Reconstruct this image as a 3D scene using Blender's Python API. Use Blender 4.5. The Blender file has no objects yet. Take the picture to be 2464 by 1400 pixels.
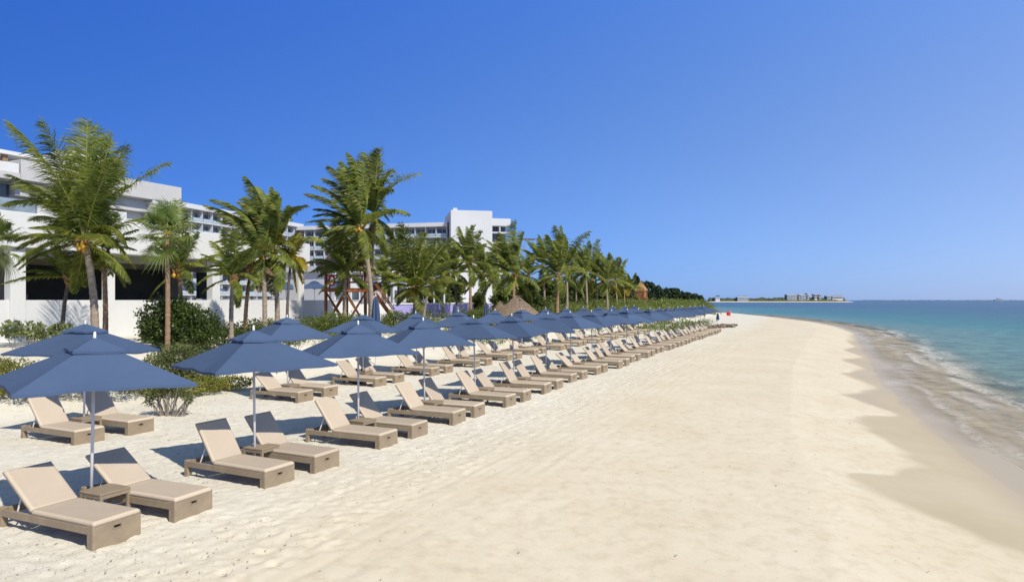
import bpy, math, random
import numpy as np
from mathutils import Vector, Matrix

# ------------------------------------------------------------------ camera, sky, sun, exposure
SC = bpy.context.scene
C = SC.collection
R = math.radians
F_PX, CAM_H, U0, V0 = 1600.0, 3.4, 1232.0, 722.0        # focal length in pixels of the 2464-wide photograph, eye height
ROW = R(24.4)                                           # heading of the lounger rows, clockwise from the view axis
cam_d = bpy.data.cameras.new('camera'); cam = bpy.data.objects.new('camera', cam_d); C.objects.link(cam)
cam.location = (0, 0, CAM_H); cam.rotation_euler = (R(90), 0, 0)
cam_d.sensor_width = 36; cam_d.lens = F_PX / 2464 * 36; cam_d.shift_y = 22 / 2464
cam_d.clip_start = 0.1; cam_d.clip_end = 60000
SC.camera = cam
SUN_EL = R(44); SUN_AZ = R(180 - 39)                    # azimuth clockwise from +Y (the view axis)
w = bpy.data.worlds.new('World'); SC.world = w; w.use_nodes = True
wn = w.node_tree; wn.nodes.clear()
sky = wn.nodes.new('ShaderNodeTexSky'); sky.sky_type = 'NISHITA'; sky.sun_disc = False
sky.sun_elevation = SUN_EL; sky.sun_rotation = SUN_AZ
sky.altitude = 0; sky.air_density = 1.0; sky.dust_density = 0.0; sky.ozone_density = 4.0
bg = wn.nodes.new('ShaderNodeBackground'); bg.inputs['Strength'].default_value = 0.10
wo = wn.nodes.new('ShaderNodeOutputWorld')
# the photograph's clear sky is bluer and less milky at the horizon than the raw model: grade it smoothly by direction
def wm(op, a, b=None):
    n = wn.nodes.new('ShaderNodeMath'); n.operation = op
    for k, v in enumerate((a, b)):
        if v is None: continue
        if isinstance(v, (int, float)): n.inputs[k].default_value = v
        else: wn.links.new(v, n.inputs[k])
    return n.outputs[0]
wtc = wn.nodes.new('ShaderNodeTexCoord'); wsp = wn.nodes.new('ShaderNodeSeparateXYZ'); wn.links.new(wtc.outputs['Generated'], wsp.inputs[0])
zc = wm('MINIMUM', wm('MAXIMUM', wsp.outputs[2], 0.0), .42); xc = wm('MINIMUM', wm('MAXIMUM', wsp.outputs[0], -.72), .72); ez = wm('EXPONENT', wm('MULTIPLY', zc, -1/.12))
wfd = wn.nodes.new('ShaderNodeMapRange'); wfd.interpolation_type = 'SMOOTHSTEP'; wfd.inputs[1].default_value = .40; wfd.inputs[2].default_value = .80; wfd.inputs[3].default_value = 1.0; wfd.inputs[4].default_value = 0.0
wn.links.new(wsp.outputs[2], wfd.inputs[0])                 # towards the zenith the sky is tinted paler and warmer to neutralise shadows
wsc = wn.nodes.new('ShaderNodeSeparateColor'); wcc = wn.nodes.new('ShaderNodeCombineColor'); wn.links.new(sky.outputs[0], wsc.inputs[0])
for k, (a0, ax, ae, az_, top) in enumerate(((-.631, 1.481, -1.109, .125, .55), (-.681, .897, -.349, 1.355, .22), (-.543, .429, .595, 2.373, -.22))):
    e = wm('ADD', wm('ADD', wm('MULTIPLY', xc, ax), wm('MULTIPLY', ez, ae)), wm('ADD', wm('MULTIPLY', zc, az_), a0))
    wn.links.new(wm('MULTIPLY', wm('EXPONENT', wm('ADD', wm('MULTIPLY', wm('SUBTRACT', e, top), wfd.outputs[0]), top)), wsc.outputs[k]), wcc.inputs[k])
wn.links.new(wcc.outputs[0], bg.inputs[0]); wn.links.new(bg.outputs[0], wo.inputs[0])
sd = bpy.data.lights.new('sun', 'SUN'); sd.energy = 4.4; sd.angle = R(0.53); sd.color = (1.0, 0.925, 0.785)
so = bpy.data.objects.new('sun', sd); C.objects.link(so)
sdir = Vector((math.sin(SUN_AZ) * math.cos(SUN_EL), math.cos(SUN_AZ) * math.cos(SUN_EL), math.sin(SUN_EL)))
so.rotation_euler = sdir.to_track_quat('Z', 'Y').to_euler(); so.location = (20, -30, 40)
SC.view_settings.view_transform = 'Standard'; SC.view_settings.look = 'None'
SC.view_settings.exposure = 0.25; SC.view_settings.gamma = 1; SC.view_settings.use_curve_mapping = False
SC.cycles.max_bounces = 6; SC.cycles.diffuse_bounces = 3; SC.cycles.glossy_bounces = 3
SC.cycles.transparent_max_bounces = 8; SC.cycles.transmission_bounces = 3
SC.cycles.caustics_reflective = False; SC.cycles.caustics_refractive = False

rng = np.random.default_rng(11)
random.seed(5)
CA, SA = math.cos(ROW), math.sin(ROW)
def W2(s, t): return (CA * s + SA * t, -SA * s + CA * t)           # beach frame (s seaward, t along the rows) -> world
def ST(x, y): return (CA * x - SA * y, SA * x + CA * y)
def at(u, v, Y): return ((u - U0) / F_PX * Y, Y, CAM_H - (v - V0) / F_PX * Y)

# ------------------------------------------------------------------ mesh helpers
def fast_mesh(name, V, Fq, mats, mi=None, smooth=False):
    V = np.asarray(V, np.float32); Fq = np.asarray(Fq, np.int32)
    me = bpy.data.meshes.new(name)
    n, k = Fq.shape
    me.vertices.add(len(V)); me.vertices.foreach_set('co', V.ravel())
    me.loops.add(n * k); me.loops.foreach_set('vertex_index', Fq.ravel())
    me.polygons.add(n); me.polygons.foreach_set('loop_start', np.arange(0, n * k, k, dtype=np.int32))
    if mi is not None: me.polygons.foreach_set('material_index', np.asarray(mi, np.int32))
    me.polygons.foreach_set('use_smooth', np.full(n, smooth))
    for m in mats: me.materials.append(m)
    me.update(calc_edges=True); me.validate()
    return me
class MB:
    def __init__(s): s.v = []; s.f = []; s.m = []
    def add(s, V, Fs, m=0):
        b = len(s.v); s.v += [tuple(p) for p in V]
        for f in Fs: s.f.append(tuple(i + b for i in f)); s.m.append(m)
        return s
    def box(s, x0, x1, y0, y1, z0, z1, m=0, bev=0.0):
        if bev <= 0:
            V = [(x, y, z) for z in (z0, z1) for y in (y0, y1) for x in (x0, x1)]
            return s.add(V, [(0,2,3,1),(4,5,7,6),(0,1,5,4),(2,6,7,3),(0,4,6,2),(1,3,7,5)], m)
        b = min(bev, (x1-x0)*.45, (y1-y0)*.45, (z1-z0)*.45)
        cx, cy, cz = (x0+x1)/2, (y0+y1)/2, (z0+z1)/2; hx, hy, hz = (x1-x0)/2, (y1-y0)/2, (z1-z0)/2
        V = []; ix = {}
        for sx in (-1,1):
            for sy in (-1,1):
                for sz in (-1,1):
                    for a in range(3):
                        d = [hx-b, hy-b, hz-b]; d[a] = (hx,hy,hz)[a]
                        ix[(sx,sy,sz,a)] = len(V); V.append((cx+sx*d[0], cy+sy*d[1], cz+sz*d[2]))
        Fs = []
        for a in range(3):
            o = [i for i in range(3) if i != a]
            for sg in (-1,1):
                q = []
                for p in ((-1,-1),(1,-1),(1,1),(-1,1)):
                    k = [0,0,0]; k[a] = sg; k[o[0]] = p[0]; k[o[1]] = p[1]; q.append(ix[(*k,a)])
                Fs.append(tuple(q))
        for a in range(3):
            o = [i for i in range(3) if i != a]
            for p in (-1,1):
                for r in (-1,1):
                    k0=[0,0,0];k1=[0,0,0]; k0[a]=-1;k1[a]=1
                    for k in (k0,k1): k[o[0]]=p; k[o[1]]=r
                    Fs.append((ix[(*k0,o[0])],ix[(*k1,o[0])],ix[(*k1,o[1])],ix[(*k0,o[1])]))
        for sx in (-1,1):
            for sy in (-1,1):
                for sz in (-1,1): Fs.append(tuple(ix[(sx,sy,sz,a)] for a in range(3)))
        return s.add(V, Fs, m)
    def tube(s, pts, rad, n=8, m=0, cap=True):
        pts = [Vector(p) for p in pts]; k = len(pts)
        if not hasattr(rad, '__len__'): rad = [rad]*k
        V = []
        for i, p in enumerate(pts):
            d = (pts[min(i+1,k-1)] - pts[max(i-1,0)]).normalized()
            a = Vector((0,0,1)) if abs(d.z) < .9 else Vector((1,0,0))
            e1 = d.cross(a).normalized(); e2 = d.cross(e1)
            for j in range(n):
                an = 2*math.pi*j/n; V.append(p + rad[i]*(math.cos(an)*e1 + math.sin(an)*e2))
        Fs = [(i*n+j, i*n+(j+1)%n, (i+1)*n+(j+1)%n, (i+1)*n+j) for i in range(k-1) for j in range(n)]
        if cap: Fs += [tuple(range(n))[::-1], tuple(range((k-1)*n, k*n))]
        return s.add(V, Fs, m)
    def bar(s, p, q, wd, ht, m=0):                       # straight rectangular bar between two points
        p, q = Vector(p), Vector(q); d = (q-p).normalized()
        a = Vector((0,0,1)) if abs(d.z) < .95 else Vector((1,0,0))
        e1 = d.cross(a).normalized()*wd/2; e2 = d.cross(e1).normalized()*ht/2
        V = [p-e1-e2, p+e1-e2, p+e1+e2, p-e1+e2, q-e1-e2, q+e1-e2, q+e1+e2, q-e1+e2]
        return s.add(V, [(0,3,2,1),(4,5,6,7),(0,1,5,4),(1,2,6,5),(2,3,7,6),(3,0,4,7)], m)
    def mesh(s, name, mats, smooth=False):
        me = bpy.data.meshes.new(name); me.from_pydata(s.v, [], s.f)
        for m in (mats if isinstance(mats, (list,tuple)) else [mats]): me.materials.append(m)
        me.polygons.foreach_set('material_index', s.m)
        me.update(); 
        import bmesh
        bm = bmesh.new(); bm.from_mesh(me); bmesh.ops.recalc_face_normals(bm, faces=bm.faces); bm.to_mesh(me); bm.free()
        if smooth: me.polygons.foreach_set('use_smooth', [True]*len(me.polygons))
        return me
def tag(o, label=None, cat=None, group=None, kind=None):
    if label: o['label'] = label
    if cat: o['category'] = cat
    if group: o['group'] = group
    if kind: o['kind'] = kind
    return o
def put(name, me, parent=None, loc=(0,0,0), rot=(0,0,0), scale=None):
    o = bpy.data.objects.new(name, me); C.objects.link(o)
    if parent: o.parent = parent
    o.location = loc; o.rotation_euler = rot
    if scale is not None: o.scale = scale if hasattr(scale, '__len__') else (scale,)*3
    return o
def thing(name, label, cat, loc, rz=0, group=None):
    return tag(put(name, None, None, loc, (0,0,rz)), label, cat, group)

# ------------------------------------------------------------------ materials
def mat(name):
    m = bpy.data.materials.new(name); m.use_nodes = True
    nt = m.node_tree; return m, nt, nt.nodes['Principled BSDF'], nt.nodes, nt.links
def nz(nt, scale, detail=4, rough=.55, coord='Object', vec=None):
    tc = nt.nodes.new('ShaderNodeTexCoord'); n = nt.nodes.new('ShaderNodeTexNoise')
    n.inputs['Scale'].default_value = scale; n.inputs['Detail'].default_value = detail; n.inputs['Roughness'].default_value = rough
    if vec:
        mp = nt.nodes.new('ShaderNodeMapping'); mp.inputs['Scale'].default_value = vec
        nt.links.new(tc.outputs[coord], mp.inputs[0]); nt.links.new(mp.outputs[0], n.inputs['Vector'])
    else: nt.links.new(tc.outputs[coord], n.inputs['Vector'])
    return n
def ramp(nt, src, stops):
    r = nt.nodes.new('ShaderNodeValToRGB'); e = r.color_ramp.elements
    while len(e) < len(stops): e.new(.5)
    for x, (p, c) in zip(e, stops): x.position = p; x.color = (*c, 1)
    nt.links.new(src, r.inputs[0]); return r
def simple(name, col, rough=.7, var=.12, scale=3.0, bump=0, bscale=60, metal=0, spec=.4, coord='Object', vec=None):
    m, nt, b, N, L = mat(name)
    n = nz(nt, scale, 5, .6, coord, vec)
    c0 = tuple(max(0, c*(1-var)) for c in col); c1 = tuple(min(1, c*(1+var)) for c in col)
    r = ramp(nt, n.outputs[0], [(.3, c0), (.7, c1)]); L.new(r.outputs[0], b.inputs['Base Color'])
    b.inputs['Roughness'].default_value = rough; b.inputs['Metallic'].default_value = metal; b.inputs['Specular IOR Level'].default_value = spec
    if bump:
        n2 = nz(nt, bscale, 3, .6, coord, vec); bp = N.new('ShaderNodeBump'); bp.inputs['Strength'].default_value = bump; bp.inputs['Distance'].default_value = .01
        L.new(n2.outputs[0], bp.inputs['Height']); L.new(bp.outputs[0], b.inputs['Normal'])
    return m
def leafmat(name, cols, rough=.45, trans=.3, hvar=.25):
    m, nt, b, N, L = mat(name)
    n = nz(nt, 1.3, 6, .7); r = ramp(nt, n.outputs[0], [(.32, cols[0]), (.5, cols[1]), (.68, cols[2])])
    oi = N.new('ShaderNodeObjectInfo'); mr = N.new('ShaderNodeMapRange'); mr.inputs[3].default_value = 1-hvar; mr.inputs[4].default_value = 1+hvar
    L.new(oi.outputs['Random'], mr.inputs[0]); hsn = N.new('ShaderNodeHueSaturation'); L.new(mr.outputs[0], hsn.inputs['Value']); L.new(r.outputs[0], hsn.inputs['Color'])
    L.new(hsn.outputs[0], b.inputs['Base Color']); b.inputs['Roughness'].default_value = rough; b.inputs['Specular IOR Level'].default_value = .35
    tr = N.new('ShaderNodeBsdfTranslucent'); mx = N.new('ShaderNodeMixShader'); mx.inputs[0].default_value = trans
    tint = N.new('ShaderNodeHueSaturation'); tint.inputs['Value'].default_value = 1.5; tint.inputs['Hue'].default_value = .48; L.new(hsn.outputs[0], tint.inputs['Color']); L.new(tint.outputs[0], tr.inputs[0])
    L.new(b.outputs[0], mx.inputs[1]); L.new(tr.outputs[0], mx.inputs[2]); L.new(mx.outputs[0], N['Material Output'].inputs[0])
    return m
M = {}
def woven(name, col):                                    # synthetic wicker: fine over-under strands
    m, nt, b, N, L = mat(name)
    tc = N.new('ShaderNodeTexCoord'); mp = N.new('ShaderNodeMapping'); mp.inputs['Scale'].default_value = (1,1,1); L.new(tc.outputs['Object'], mp.inputs[0])
    w1 = N.new('ShaderNodeTexWave'); w1.bands_direction = 'Z'; w1.inputs['Scale'].default_value = 26; w1.inputs['Distortion'].default_value = .6
    w2 = N.new('ShaderNodeTexWave'); w2.bands_direction = 'Y'; w2.inputs['Scale'].default_value = 55; w2.inputs['Distortion'].default_value = .4
    L.new(mp.outputs[0], w1.inputs[0]); L.new(mp.outputs[0], w2.inputs[0])
    mu = N.new('ShaderNodeMath'); mu.operation = 'MULTIPLY'; L.new(w1.outputs[1], mu.inputs[0]); L.new(w2.outputs[1], mu.inputs[1])
    n = nz(nt, 5, 5, .65); ad = N.new('ShaderNodeMath'); ad.operation = 'MULTIPLY_ADD'; L.new(mu.outputs[0], ad.inputs[0]); ad.inputs[1].default_value = .22; L.new(n.outputs[0], ad.inputs[2])
    r = ramp(nt, ad.outputs[0], [(.3, tuple(c*.78 for c in col)), (.85, tuple(c*1.15 for c in col))]); L.new(r.outputs[0], b.inputs['Base Color'])
    bp = N.new('ShaderNodeBump'); bp.inputs['Strength'].default_value = .35; bp.inputs['Distance'].default_value = .004; L.new(mu.outputs[0], bp.inputs['Height']); L.new(bp.outputs[0], b.inputs['Normal'])
    b.inputs['Roughness'].default_value = .6; return m
M['wicker'] = woven('wicker', (.285, .222, .148))
M['slot'] = simple('slot_shade', (.02,.018,.015), .9, .2)
def cloth(name, col, var=.08, big=1.4, fine=220, trans=0):
    m, nt, b, N, L = mat(name)
    n = nz(nt, big, 5, .65); n2 = nz(nt, fine, 2, .5); mx = N.new('ShaderNodeMath'); mx.operation = 'MULTIPLY_ADD'; L.new(n2.outputs[0], mx.inputs[0]); mx.inputs[1].default_value = .3; L.new(n.outputs[0], mx.inputs[2])
    r = ramp(nt, mx.outputs[0], [(.4, tuple(c*(1-var) for c in col)), (.9, tuple(c*(1+var) for c in col))]); L.new(r.outputs[0], b.inputs['Base Color'])
    oi = N.new('ShaderNodeObjectInfo'); mr = N.new('ShaderNodeMapRange'); mr.inputs[3].default_value = .90; mr.inputs[4].default_value = 1.07; L.new(oi.outputs['Random'], mr.inputs[0])
    hv = N.new('ShaderNodeHueSaturation'); L.new(mr.outputs[0], hv.inputs['Value']); L.new(r.outputs[0], hv.inputs['Color']); L.new(hv.outputs[0], b.inputs['Base Color']); r = hv
    b.inputs['Roughness'].default_value = .85; b.inputs['Specular IOR Level'].default_value = .2
    n3 = nz(nt, 4, 4, .5); bp = N.new('ShaderNodeBump'); bp.inputs['Strength'].default_value = .25; bp.inputs['Distance'].default_value = .02; L.new(n3.outputs[0], bp.inputs['Height']); L.new(bp.outputs[0], b.inputs['Normal'])
    if trans:
        tr = N.new('ShaderNodeBsdfTranslucent'); L.new(r.outputs[0], tr.inputs[0]); ms = N.new('ShaderNodeMixShader'); ms.inputs[0].default_value = trans
        L.new(b.outputs[0], ms.inputs[1]); L.new(tr.outputs[0], ms.inputs[2]); L.new(ms.outputs[0], N['Material Output'].inputs[0])
    return m
M['sling'] = cloth('sling_fabric', (.445,.372,.29), .05)
M['trim'] = cloth('sling_border', (.51,.425,.322), .05)
M['navy'] = cloth('navy_canvas', (.061,.097,.178), .08, 1.1, 200, .04)
M['alu'] = simple('silver_painted_metal', (.62,.62,.63), .4, .05, 8, metal=.1)
M['white_metal'] = simple('white_painted_metal', (.72,.72,.70), .4, .05, 6)
M['concrete'] = simple('concrete', (.42,.40,.37), .9, .15, 6, .3, 40)
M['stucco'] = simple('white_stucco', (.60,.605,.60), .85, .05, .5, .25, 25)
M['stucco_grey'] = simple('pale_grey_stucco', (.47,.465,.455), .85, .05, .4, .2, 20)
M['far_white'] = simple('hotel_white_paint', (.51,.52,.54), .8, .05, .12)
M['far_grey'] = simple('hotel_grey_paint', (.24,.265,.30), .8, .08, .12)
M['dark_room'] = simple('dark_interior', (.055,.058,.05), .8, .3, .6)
M['taupe'] = simple('taupe_plaster', (.25,.225,.19), .85, .1, .6)
def glassmat(name, col, rough):
    m, nt, b, N, L = mat(name); b.inputs['Base Color'].default_value = (*col, 1); b.inputs['Roughness'].default_value = rough
    b.inputs['Specular IOR Level'].default_value = .6; n = nz(nt, .35, 3); r = ramp(nt, n.outputs[0], [(.35, tuple(c*.6 for c in col)), (.65, tuple(c*1.4 for c in col))]); L.new(r.outputs[0], b.inputs['Base Color']); return m
M['glass'] = glassmat('dark_window_glass', (.075,.095,.115), .12)
M['rail_glass'] = glassmat('frosted_rail_glass', (.25,.31,.36), .2)
M['purple'] = simple('lavender_paint', (.33,.31,.62), .8, .08, .6)
M['wood'] = simple('varnished_timber', (.26,.085,.028), .55, .3, 3, .2, 30, vec=(6,6,1))
M['red'] = simple('red_plastic', (.62,.03,.02), .45, .08)
M['thatch'] = simple('dry_palm_thatch', (.20,.15,.105), .95, .5, 7, .9, 30, vec=(3,3,.6))
M['thatch_far'] = simple('golden_thatch', (.36,.21,.09), .95, .3, 5, .6, 20)
M['green_wall'] = simple('teal_sign', (.1,.45,.42), .6, .1)
M['driftwood'] = simple('sun_bleached_wood', (.27,.24,.2), .9, .25, 8)
M['weed'] = simple('dry_brown_seaweed', (.27,.22,.16), .95, .4, 3, .8, 20)
M['frond'] = leafmat('palm_leaflet', [(.056,.088,.016), (.170,.212,.036), (.33,.34,.072)], trans=.5)
M['frond_y'] = leafmat('palm_leaflet_yellowing', [(.14,.15,.015), (.27,.23,.02), (.42,.29,.02)], trans=.35, hvar=.15)
M['frond_b'] = leafmat('palm_leaflet_dry', [(.08,.06,.03), (.14,.10,.055), (.2,.15,.09)], trans=.2)
M['fan'] = leafmat('fan_palm_blade', [(.06,.10,.022), (.13,.18,.04), (.20,.24,.07)], trans=.25)
M['rachis'] = simple('yellow_green_midrib', (.30,.29,.06), .5, .2, 3)
M['bark'] = simple('grey_palm_bark', (.27,.215,.165), .9, .25, 3, .8, 26, vec=(1,1,5))
M['bark_dark'] = simple('dark_palm_bark', (.10,.085,.07), .9, .3, 3, .8, 26, vec=(1,1,5))
M['bark_brown'] = simple('brown_palm_bark', (.26,.165,.10), .9, .25, 3, .8, 26, vec=(1,1,5))
M['husk'] = simple('brown_palm_fibre', (.24,.14,.06), .95, .45, 9, .9, 40)
M['coco'] = simple('yellow_coconut', (.5,.28,.03), .5, .2, 6)
M['bush_dark'] = leafmat('dark_glossy_leaf', [(.03,.052,.010), (.068,.105,.020), (.12,.16,.035)], .45, .3)
M['bush_mid'] = leafmat('grey_green_leaf', [(.07,.092,.028), (.145,.17,.06), (.23,.25,.095)], .6, .3)
M['bush_light'] = leafmat('yellow_green_leaf', [(.10,.12,.022), (.20,.215,.04), (.31,.29,.07)], .6, .35)
M['scrub'] = leafmat('dune_scrub_leaf', [(.05,.075,.016), (.115,.15,.03), (.20,.225,.05)], .6, .3)
M['tree_far'] = leafmat('far_tree_leaf', [(.012,.026,.010), (.024,.045,.016), (.042,.066,.022)], .6, .15)
M['broad'] = leafmat('broadleaf_leaf', [(.035,.06,.012), (.08,.115,.022), (.14,.17,.035)], .5, .3)
M['twig'] = simple('grey_twig', (.22,.19,.16), .9, .25, 8)

# ------------------------------------------------------------------ noise and terrain
def lattice(seed, n=256): return np.random.default_rng(seed).random((n, n)).astype(np.float64)
_L = [lattice(100+i) for i in range(6)]
def vnoise(x, y, k=0):
    g = _L[k % 6]; n = g.shape[0]
    xi = np.floor(x).astype(int); yi = np.floor(y).astype(int); fx = x-xi; fy = y-yi
    fx = fx*fx*(3-2*fx); fy = fy*fy*(3-2*fy)
    a = g[xi % n, yi % n]; b = g[(xi+1) % n, yi % n]; c = g[xi % n, (yi+1) % n]; d = g[(xi+1) % n, (yi+1) % n]
    return (a*(1-fx)+b*fx)*(1-fy) + (c*(1-fx)+d*fx)*fy - .5
def sm(x): x = np.clip(x, 0, 1); return x*x*(3-2*x)
SH_T = [-80, 0, 14, 20, 38, 60, 90, 110, 131, 160, 190, 211, 268, 329, 360, 401, 546, 5000, 30000]
SH_S = [6, 4.6, 4.1, 3.4, 3.0, 3.5, 4.5, 3.2, 0, -7.5, -16, -30, -39, -49, -55, -83, -248, -6000, -40000]
def shore(t): return np.interp(t, SH_T, SH_S)
SEA = -0.55
def ground(s, t):
    s = np.asarray(s, float); t = np.asarray(t, float)
    sh = shore(t); D = s - sh
    z = np.interp(D, [-60, -9, -4, -1.5, 0, 3.5, 7, 30, 200, 3000], [0, 0, -.13, -.38, -.55, -.66, -1.5, -4, -9, -40])
    edge = np.minimum(-19.6, sh - 10) + 1.2*vnoise(t*.11, t*0, 1)
    z = z + (1.35 + .75*sm((t-45)/40))*sm((edge - s)/6.5)
    return z
def ground_at(x, y): s, t = ST(x, y); return float(ground(s, t))

def grid_axis(lo, d0, d1, step, hi, g):
    a = [d0]; st = step
    while a[-1] > lo: st *= g; a.append(a[-1]-st)
    b = [d1]; st = step
    while b[-1] < hi: st *= g; b.append(b[-1]+st)
    return np.array(a[::-1][:-1] + list(np.arange(d0, d1, step)) + b)
def build_sand():
    S = grid_axis(-3500, -19, 5.5, .065, 3500, 1.10)
    t0 = grid_axis(-120, 2.4, 22, .065, 160, 1.016); T = list(t0); st = T[-1]-T[-2]
    while T[-1] < 6000: st *= 1.12; T.append(T[-1]+st)
    T = np.array(T)
    SS, TT = np.meshgrid(S, T, indexing='ij')
    Z = ground(SS, TT)
    D = SS - shore(TT)
    dry = sm((-D-3.0)/4.0)
    rough = sm((-6.0-SS)/3.5)*dry                         # trampled sand among the loungers
    near = sm((140-TT)/60)
    for k, (fq, am) in enumerate(((.35,.05),(1.1,.016),(2.6,.009),(5.5,.008))):
        Z += near*am*vnoise(SS*fq+3*k, TT*fq+7*k, k)*(dry*.25+.75*rough)
    # tracks raked along the beach in front of the loungers
    trk = sm((SS+8.6)/.8)*sm((-3.0-SS)/2.5)*near
    Z += trk*.011*vnoise(SS*7+.8*vnoise(TT*.25, SS*0+.3, 4), TT*.3, 3) + trk*.008*vnoise(SS*14, TT*1.2, 2)
    Z += near*dry*.007*vnoise(SS*4, TT*4, 5)
    for s0, wd in ((-8.1,.05),(-7.75,.05),(-7.2,.06),(-6.3,.05),(-5.9,.05)):        # wheel and rake lines running along the beach
        x_ = (SS - s0 - 1.0*vnoise(TT*.09, TT*0+s0*3.3, 2) - .05*vnoise(TT*.8, TT*0+s0, 1))/wd
        Z += near*.007*(-np.exp(-x_**2) + .45*np.exp(-(np.abs(x_)-1.9)**2))*(.55+.9*np.clip(vnoise(TT*3.1, SS*0+s0, 4)+.3, 0, 1))
    # footprints: small dents with a pushed-up rim
    r = np.random.default_rng(3)
    n = 15000
    ps = np.where(r.random(n) < .75, r.uniform(-19, -6.2, n), r.uniform(-9, 1.0, n)); pt = 3 + 36*r.random(n)**1.35
    for a, b in zip(ps, pt):
        if a > -6 and r.random() < .65: continue
        sg = r.uniform(.04,.085); ang = r.uniform(0, 3.14); dep = r.uniform(.003,.015)*(1 if a < -6 else .5)
        i0, i1 = np.searchsorted(S, a-.4), np.searchsorted(S, a+.4); j0, j1 = np.searchsorted(T, b-.4), np.searchsorted(T, b+.4)
        if i1-i0 < 2 or j1-j0 < 2: continue
        ds = SS[i0:i1, j0:j1]-a; dt = TT[i0:i1, j0:j1]-b
        p = (ds*math.cos(ang)+dt*math.sin(ang))/1.5; q = -ds*math.sin(ang)+dt*math.cos(ang); d2 = (p*p+q*q)/(sg*sg)
        Z[i0:i1, j0:j1] += dep*(-np.exp(-d2*.9) + .5*np.exp(-(np.sqrt(d2)-1.7)**2*2.5))
    X = CA*SS + SA*TT; Y = -SA*SS + CA*TT
    V = np.stack([X, Y, Z], -1).reshape(-1, 3)
    ni, nj = SS.shape
    idx = np.arange(ni*nj).reshape(ni, nj)
    Fq = np.stack([idx[:-1,:-1], idx[1:,:-1], idx[1:,1:], idx[:-1,1:]], -1).reshape(-1, 4)
    m, nt, b, N, L = mat('coral_sand')
    me = fast_mesh('beach_sand', V, Fq, [m], smooth=True)
    # wet zone with scalloped edge left by the last waves
    wt = [-40, 4, 9, 12.3, 14.5, 18, 22.8, 26, 29, 34, 38.3, 43, 47, 52, 57, 63, 70, 80, 90]
    ws = [3.2, 2.2, 3.2, 2.9, .7, 2.6, 1.3, 2.7, 1.2, 2.7, 1.6, 3.0, 1.9, 3.3, 2.2, 3.6, 2.7, 4.0, 3.6]
    tt = np.linspace(-40, 90, 1300); raw = np.interp(tt, wt, ws); ker = np.hanning(15); ker /= ker.sum(); raw = np.convolve(np.pad(raw, 7, 'edge'), ker, 'valid')
    wl = np.where(TT < 90, np.interp(TT, tt, raw), shore(TT)-1.4)
    soft = .16 + 1.0*np.clip(vnoise(TT*.5, SS*.2+5, 2)+.3, 0, 1)
    wet = sm((SS - wl + .45 - 1.3*sm((TT-62)/25) + .35*vnoise(SS*1.3, TT*1.3, 3) + .5*vnoise(SS*.5, TT*.5, 1))/soft)*(.9+.3*vnoise(SS*.4, TT*.25, 5))
    film = np.maximum(sm((D + 1.0 + .8*vnoise(TT*.2, SS*.2, 4))/1.4), sm((TT-19)/9)*sm((SS - wl + .30 + .35*vnoise(SS*1.3, TT*1.3, 3))/.40)*(.62+.5*vnoise(SS*.7, TT*.4, 5))*(1-sm((TT-60)/30)))
    pale = sm((-5.0-SS + 2.5*vnoise(SS*.3, TT*.12, 2))/5)*.9
    for nm, arr in (('wet', wet), ('film', film), ('pale', pale)):
        at_ = me.attributes.new(nm, 'FLOAT', 'POINT'); at_.data.foreach_set('value', arr.ravel().astype(np.float32))
    def attr(n): a = N.new('ShaderNodeAttribute'); a.attribute_name = n; return a.outputs['Fac']
    def mixc(f, c0, c1):
        x = N.new('ShaderNodeMix'); x.data_type = 'RGBA'
        for sck, c in ((6, c0), (7, c1)):
            if isinstance(c, tuple): x.inputs[sck].default_value = (*c, 1)
            else: L.new(c, x.inputs[sck])
        if isinstance(f, (int,float)): x.inputs[0].default_value = f
        else: L.new(f, x.inputs[0])
        return x.outputs[2]
    big = nz(nt, .35, 6, .6); mid = nz(nt, 3.0, 8, .7); fine = nz(nt, 22, 6, .8)
    mott = ramp(nt, big.outputs[0], [(.35, (0,0,0)), (.65, (1,1,1))])
    cream = mixc(mott.outputs[0], (.625,.55,.415), (.67,.605,.475))
    white = mixc(mott.outputs[0], (.665,.63,.545), (.715,.69,.615))
    col = mixc(attr('pale'), cream, white)
    g1 = ramp(nt, mid.outputs[0], [(.36, (.86,.84,.8)), (.52, (1,1,1))]); g2 = ramp(nt, fine.outputs[0], [(.34, (.55,.51,.45)), (.45, (1,1,1))])
    def mul(a, b_, f=1.0):
        x = N.new('ShaderNodeMix'); x.data_type = 'RGBA'; x.blend_type = 'MULTIPLY'; x.inputs[0].default_value = f; L.new(a, x.inputs[6]); L.new(b_, x.inputs[7]); return x.outputs[2]
    col = mul(col, g1.outputs[0], .7)
    spk = N.new('ShaderNodeMix'); spk.data_type = 'RGBA'; spk.blend_type = 'MULTIPLY'; L.new(col, spk.inputs[6]); L.new(g2.outputs[0], spk.inputs[7])
    spf = N.new('ShaderNodeMapRange'); spf.inputs[3].default_value = .3; spf.inputs[4].default_value = 1.0; L.new(attr('pale'), spf.inputs[0]); L.new(spf.outputs[0], spk.inputs[0]); col = spk.outputs[2]
    wetc = mixc(mott.outputs[0], (.445,.38,.27), (.49,.425,.31))
    col = mixc(attr('wet'), col, wetc)
    col = mixc(attr('film'), col, (.45,.38,.27))
    L.new(col, b.inputs['Base Color'])
    rr = N.new('ShaderNodeMapRange'); rr.inputs[3].default_value = .95; rr.inputs[4].default_value = .38; L.new(attr('film'), rr.inputs[0]); L.new(rr.outputs[0], b.inputs['Roughness'])
    sp = N.new('ShaderNodeMapRange'); sp.inputs[3].default_value = .1; sp.inputs[4].default_value = .12; L.new(attr('film'), sp.inputs[0]); L.new(sp.outputs[0], b.inputs['Specular IOR Level'])
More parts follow.
